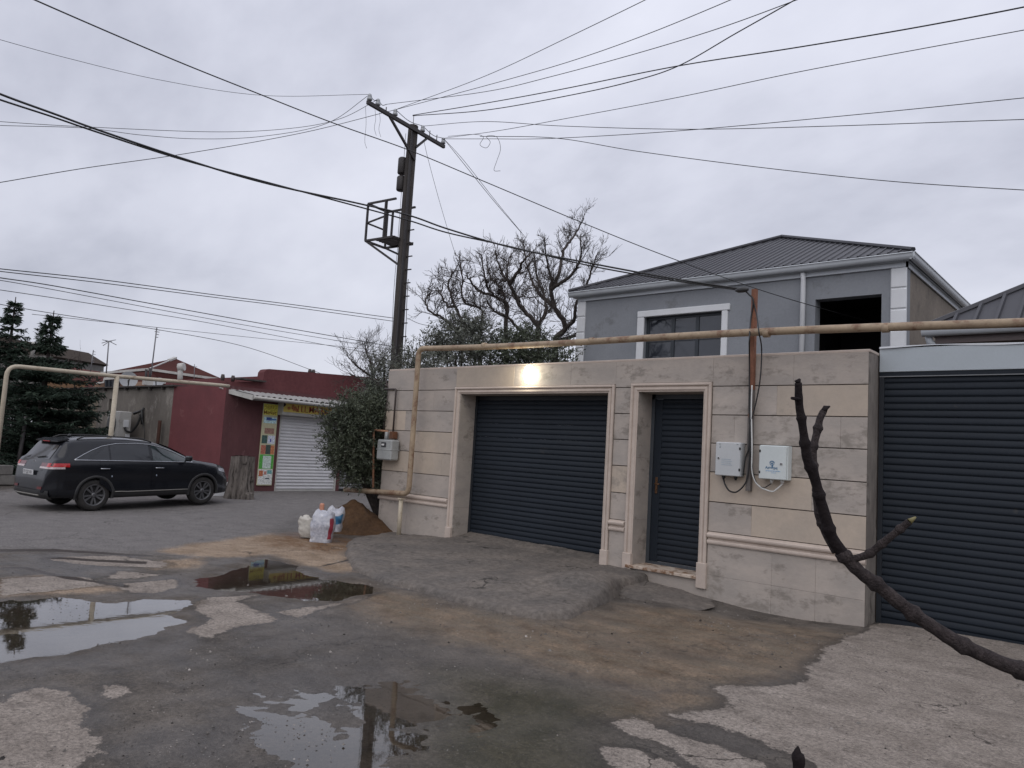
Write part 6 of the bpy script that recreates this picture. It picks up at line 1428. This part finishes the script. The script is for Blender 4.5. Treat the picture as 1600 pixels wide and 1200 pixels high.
bare_tree('bare tree with upright shoots above the olive foliage', [
    [(792, 600, 18), (791, 505, 18), (791, 474, 18), (772, 462, 18), (758, 439, 17.8), (753, 398, 17.6)],
    [(791, 480, 18), (785, 455, 18.3), (765, 430, 18.5), (760, 405, 18.6)],
    [(772, 462, 18), (750, 455, 17.6), (733, 437, 17.4), (728, 425, 17.3)]], 35, 1.0, .08)
bare_tree('leftmost bare tree with curved twigs reaching toward the pole', [
    [(748, 600, 17.4), (748, 534, 17.4), (724, 505, 17.3), (710, 474, 17.1), (701, 446, 17), (708, 425, 16.9)],
    [(747, 530, 17.4), (753, 486, 17.7), (724, 472, 17.9), (722, 434, 18), (719, 400, 18)],
    [(740, 522, 17.4), (715, 515, 17), (691, 496, 16.8), (670, 485, 16.7), (666, 468, 16.7), (674, 455, 16.7)],
    [(712, 480, 17.1), (700, 478, 17.4), (690, 462, 17.5), (692, 442, 17.6)]], 47, 1.0, .075)
bare_tree('small pale bare tree far behind the red parapet', [
    [(585, 640, 27), (583, 590, 27), (578, 565, 27), (572, 548, 27), (570, 535, 27)], [(583, 590, 27), (562, 575, 27), (548, 562, 27), (542, 552, 27)], [(582, 585, 27), (595, 565, 27.4), (603, 552, 27.5)], [(583, 595, 27), (560, 590, 26.7), (545, 583, 26.6)]], 59, .9, .10, 1.1, 'far bare trees', 2)
bare_tree('tiny bare tree far off left of the brown roof', [
    [(110, 610, 44), (110, 585, 44), (108, 570, 44), (106, 560, 44)], [(110, 585, 44), (122, 572, 44), (128, 563, 44)], [(110, 588, 44), (97, 576, 44), (93, 566, 44)]], 61, .5, .10, 1.3, 'far bare trees', 1)
def leaf_tree(label, blobs, base, n_sprig, seed, mat, ll=.085, lw=.020, leaves=16, trunk=.09, grp='olive trees', nm='olive_tree'):
    """blobs: centre, radii; leaves hang on small sprigs spread through them"""
    rg = random.Random(seed); t = thing(nm, (base[0], base[1], 0), label, 'tree', grp)
    V = []; F = []; TW = Twigs(); tot = sum(b[1][0] * b[1][1] * b[1][2] for b in blobs); tr = MB()
    for c, R in blobs:
        c = np.array(c, float); R = np.array(R, float); k = int(n_sprig * (R[0] * R[1] * R[2]) / tot)
        tr.tube(bez([(base[0], base[1], -.05), (base[0] * .6 + c[0] * .4, base[1] * .6 + c[1] * .4, c[2] * .4), c + np.array([0, 0, R[2] * .2])], 5), list(np.linspace(trunk, .02, 11)), 6, cap=False)
        for _ in range(k):
            d = rdir(rg); f = rg.random() ** .42; lump = .80 + .38 * float(vnoise(d[0] * 2.4 + seed, d[2] * 2.4 + d[1] * 2)); p = c + d * R * f * lump
            ax = d + rdir(rg) * .8 + np.array([0, 0, .25]); ax /= np.linalg.norm(ax); Ls = rg.uniform(.14, .34)
            if rg.random() < .3: TW.seg([p, p + ax * Ls], .005, .003, 3)
            for j in range(leaves):
                q = p + ax * Ls * (j / leaves) + rdir(rg) * .015; ld = ax * .55 + rdir(rg) * .9; ld /= np.linalg.norm(ld); sd_ = np.cross(ld, rdir(rg)); sd_ /= (np.linalg.norm(sd_) + 1e-6)
                l = ll * rg.uniform(.7, 1.2); w = lw * rg.uniform(.8, 1.3); b0 = len(V)
                V += [q, q + ld * l * .5 + sd_ * w * .5, q + ld * l, q + ld * l * .5 - sd_ * w * .5]; F.append((b0, b0 + 1, b0 + 2, b0 + 3))
    tr.build('trunk', M_bark, t); TW.mb.build('twigs', M_twig, t, kind='stuff') if TW.mb.v else None
    mb = MB(); mb.v = [tuple(p) for p in V]; mb.f = F; mb.s = [False] * len(F); mb.build('crown', mat, t); return t
B_ = lambda u, v, d, rx_, ry_, rz_: (atd(u, v, d), (rx_, ry_, rz_))
K_ = .68
bb0 = atd(606, 745, 14.2)
leaf_tree('dense dark olive tree spreading in front of the market shutter', [B_(u, v, d, a * K_, b * K_, c * K_) for u, v, d, a, b, c in ((553, 688, 13.6, .66, .8, .80), (572, 650, 13.8, .62, .8, .60), (532, 656, 13.6, .38, .5, .38), (584, 700, 13.9, .45, .6, .85), (562, 738, 13.6, .48, .6, .36), (545, 715, 13.6, .50, .6, .5), (588, 640, 14.2, .35, .5, .45), (570, 690, 14.2, .6, .6, .9))], bb0, 2900, 5, M_olive, .064, .018, 15, .06)
leaf_tree('small olive crown rising behind the dark one beside the pole', [B_(592, 596, 14.9, .22, .3, .30), B_(585, 622, 14.6, .28, .3, .26), B_(600, 566, 15.1, .14, .25, .22)], atd(606, 740, 14.9), 420, 8, M_olive2, .062, .016, 13, .04)
leaf_tree('grey green olive tree behind the wall right of the pole', [B_(698, 534, 15.5, .42, .5, .34), B_(725, 512, 15.7, .42, .5, .24), B_(748, 530, 15.6, .45, .5, .34), B_(712, 556, 15.4, .62, .5, .28), B_(675, 545, 15.4, .22, .4, .26)], atd(718, 590, 15.5), 720, 14, M_olive2, .085, .022, 12, .06)
leaf_tree('low olive shrub behind the wall just right of the pole', [B_(638, 582, 14, .16, .3, .22), B_(652, 566, 14.1, .20, .3, .24), B_(668, 578, 14, .22, .3, .16)], atd(652, 600, 14), 260, 17, M_olive2, .075, .018, 12, .03)
leaf_tree('broad olive tree behind the wall above the lamp', [B_(790, 548, 15.6, .52, .5, .26), B_(832, 543, 15.8, .52, .5, .34), B_(872, 556, 15.8, .42, .5, .26), B_(765, 562, 15.4, .45, .5, .22), B_(810, 530, 16.1, .34, .4, .18), B_(835, 568, 15.5, .7, .5, .18)], atd(820, 600, 15.7), 800, 19, M_olive, .085, .022, 12, .06)
# conifers
def conifer(label, base, H, R, seed, n_wh=26, lean=(0, 0)):
    rg = random.Random(seed); t = thing('conifer', (base[0], base[1], 0), label, 'tree', 'conifers on the left'); base = np.array([base[0], base[1], 0.0])
    tr = MB(); top = base + np.array([lean[0], lean[1], H]); tr.tube([base - [0, 0, .1], base + (top - base) * .5, top], [.13, .08, .012], 7, cap=False)
    V = []; F = []
    for w in range(n_wh):
        f = (w + rg.random() * .6) / n_wh; h = .15 + f * (H - .25) + rg.uniform(-.08, .08); c = base + (top - base) * (h / H)
        prof_ = ((1 - f) ** .85) * (.72 + .55 * float(vnoise(w * .45, seed))); nb = 9 if f < .75 else 5
        for b in range(nb):
            a = rg.random() * 6.28; Lb = max(.10, R * prof_ * rg.uniform(.40, 1.38)); d = np.array([math.cos(a), math.sin(a), 0]); n = max(4, int(Lb / .085)); pts = []
            for i in range(n + 1):
                s_ = i / n; pts.append(c + d * Lb * s_ + np.array([0, 0, Lb * (.16 * s_ - .30 * s_ * s_ + .24 * s_ ** 4)]) + rdir(rg) * .012)
            tr.tube([pts[0], pts[n // 2], pts[-1]], [.020, .012, .005], 4, cap=False)
            sd_ = np.array([-d[1], d[0], 0])
            for i in range(1, n + 1):
                s_ = i / n; wl = (.34 * Lb ** .6) * (1.05 - s_) + .07
                for sg in (-1, 1):
                    for _ in range(2):
                        q = pts[i]; e = q + sd_ * sg * wl * rg.uniform(.5, 1.1) + d * wl * rg.uniform(.2, .75) + np.array([0, 0, rg.uniform(-.09, .05)])
                        m = 5
                        for k in range(m):
                            o = q + (e - q) * (k + rg.random()) / m; nd = (e - q) * .8 + rdir(rg) * .14 * np.linalg.norm(e - q) * 2; nd /= (np.linalg.norm(nd) + 1e-6)
                            sn = np.cross(nd, rdir(rg)); sn /= (np.linalg.norm(sn) + 1e-6); l = rg.uniform(.07, .13); ww = rg.uniform(.010, .022); b0 = len(V)
                            V += [o - sn * ww, o + sn * ww, o + nd * l + sn * ww * .3, o + nd * l - sn * ww * .3]; F.append((b0, b0 + 1, b0 + 2, b0 + 3))
    tr.build('trunk', M_bark, t); mb = MB(); mb.v = [tuple(p) for p in V]; mb.f = F; mb.s = [False] * len(F); mb.build('crown', M_con, t); return t
c1 = atd(52, 735, 21.0); h1 = atd(44, 478, 21)[2]
conifer('tall dark conifer behind the car with its tip below the wires', c1, h1, 1.75, 3, 34, (-.15, .1))
c2 = atd(-8, 735, 22.5); h2_ = atd(-6, 458, 22.5)[2]; conifer('conifer cut by the left edge of the photo', c2, h2_, 1.5, 9, 30)
c3 = atd(100, 735, 22.5); conifer('low spreading conifer just left of the plaster wall', c3, atd(100, 596, 22.5)[2], 1.7, 15, 20, (.1, 0))
c4 = atd(-75, 735, 24); conifer('conifer beyond the left edge of the photo', c4, 5.2, 1.8, 21, 26)

# ================================================================== FOREGROUND BRANCH
M_br = M('fig_branch_bark', (.085, .068, .066), (.045, .036, .036), scale=70, rough=.75, bump=1.0, bscale=260, fine=.3, spot=(.15, .13, .125), spots=.2, spotscale=110)
M_brd = M('dark_branch_bark', (.014, .010, .011), (.020, .015, .015), scale=50, rough=.75, bump=.5, bscale=200)
M_bud = M('pale_bud', (.22, .19, .08), rough=.6)
brt = thing('fig_branch', atd(1600, 1052, .98), 'knobbly bare branch reaching in close from the right edge', 'branch')
def knob(px, d0, d1, w0, w1, nm, mat, nodes, sm=10):
    pts = bez([np.array([u, v, 0]) for u, v in px], sm); m = len(pts); seed_ = len(px); out = []; rad = []
    acc = [0]
    for i in range(1, m): acc.append(acc[-1] + np.linalg.norm(pts[i] - pts[i - 1]))
    for i, p in enumerate(pts):
        f = acc[i] / acc[-1]; d = d0 + (d1 - d0) * f; w = w0 + (w1 - w0) * f; r = w * d / FPX / 2
        for nd in nodes: r *= 1 + .34 * math.exp(-((acc[i] / acc[-1] - nd) * acc[-1] / (w * .30)) ** 2)
        r *= 1 + .07 * (float(vnoise(acc[i] * .09, seed_)) - .5) * 2
        out.append(atd(p[0] + (float(vnoise(acc[i] * .05, seed_ + 3)) - .5) * 3, p[1], d)); rad.append(r)
    mb = MB(); mb.tube(out, rad, 14); mb.build(nm, mat, brt); return out
main = [(1900, 1190), (1740, 1118), (1600, 1050), (1560, 1034), (1500, 1006), (1431, 962), (1385, 925), (1345, 895), (1322, 872), (1312, 862)]
knob(main, .92, 1.02, 30, 19, 'main_stem', M_br, [.50, .64, .78, .89, .985], 10)
knob([(1316, 866), (1300, 838), (1290, 808), (1283, 785), (1275, 752), (1262, 715), (1255, 682), (1250, 645), (1247, 620), (1246, 598)], 1.02, 1.0, 19, 11, 'dark_shoot', M_brd, [.16, .36, .52, .66, .80], 8)
mb = MB(); q = atd(1246, 598, 1.0); mb.tube([q, atd(1250, 592, 1.0)], [.0048, .0015], 8); mb.tube([atd(1250, 624, 1.0), atd(1237, 622, .99)], [.0035, .002], 6); mb.build('shoot_tip', M_brd, brt)
knob([(1308, 862), (1296, 842), (1285, 815), (1278, 790), (1278, 764), (1274, 742), (1270, 722), (1271, 697), (1277, 672), (1281, 655), (1287, 643)], 1.03, 1.06, 15, 11, 'rear_shoot', M_br, [.22, .45, .62, .75, .88], 8)
mb = MB(); mb.tube([atd(1286, 645, 1.06), atd(1290, 637, 1.06), atd(1297, 635, 1.06)], [.005, .0042, .001], 8); mb.build('shoot_tip', M_brd, brt)
knob([(1320, 878), (1335, 873), (1357, 866), (1378, 851), (1398, 834), (1412, 822), (1421, 815)], 1.02, .97, 12, 11, 'side_shoot', M_br, [.35, .55, .85], 8)
mb = MB(); mb.tube([atd(1421, 815, .97), atd(1431, 808, .97)], [.0042, .0012], 8); mb.build('leaf_bud', M_bud, brt)
bt = thing('twig_tip', atd(1247, 1215, .8), 'dark pointed twig tip poking up at the bottom edge', 'twig')
mb = MB(); mb.tube(bez([atd(u, v, .8) for u, v in ((1244, 1260), (1246, 1210), (1248, 1190), (1246, 1178), (1247, 1166))], 4), [.0065, .0062, .006, .0058, .0055, .0055, .006, .0066, .007, .0072, .0072, .0068, .0055, .004, .0032, .002, .0008], 8); mb.build('tip', M_brd, bt)

# weeds and litter by the foot of the wall
M_weed = M('dry_weed', (.07, .065, .03), (.03, .035, .02), scale=30, rough=.8, bump=0, island=.4)
rg = random.Random(4); mb = MB()
for (u, v) in ((1254, 997), (1286, 993), (1262, 1000)):
    c = atz(u, v, -.05)
    for _ in range(60):
        p = c + np.array([rg.gauss(0, .045), rg.gauss(0, .03), .003]); d = rdir(rg); d[2] = abs(d[2]) * .5; s_ = np.cross(d, [0, 0, 1]); s_ /= (np.linalg.norm(s_) + 1e-6)
        mb.add([p - s_ * .003, p + s_ * .003, p + d * .035], [(0, 1, 2)])
mb.build('dry_weeds', M_weed, kind='stuff')
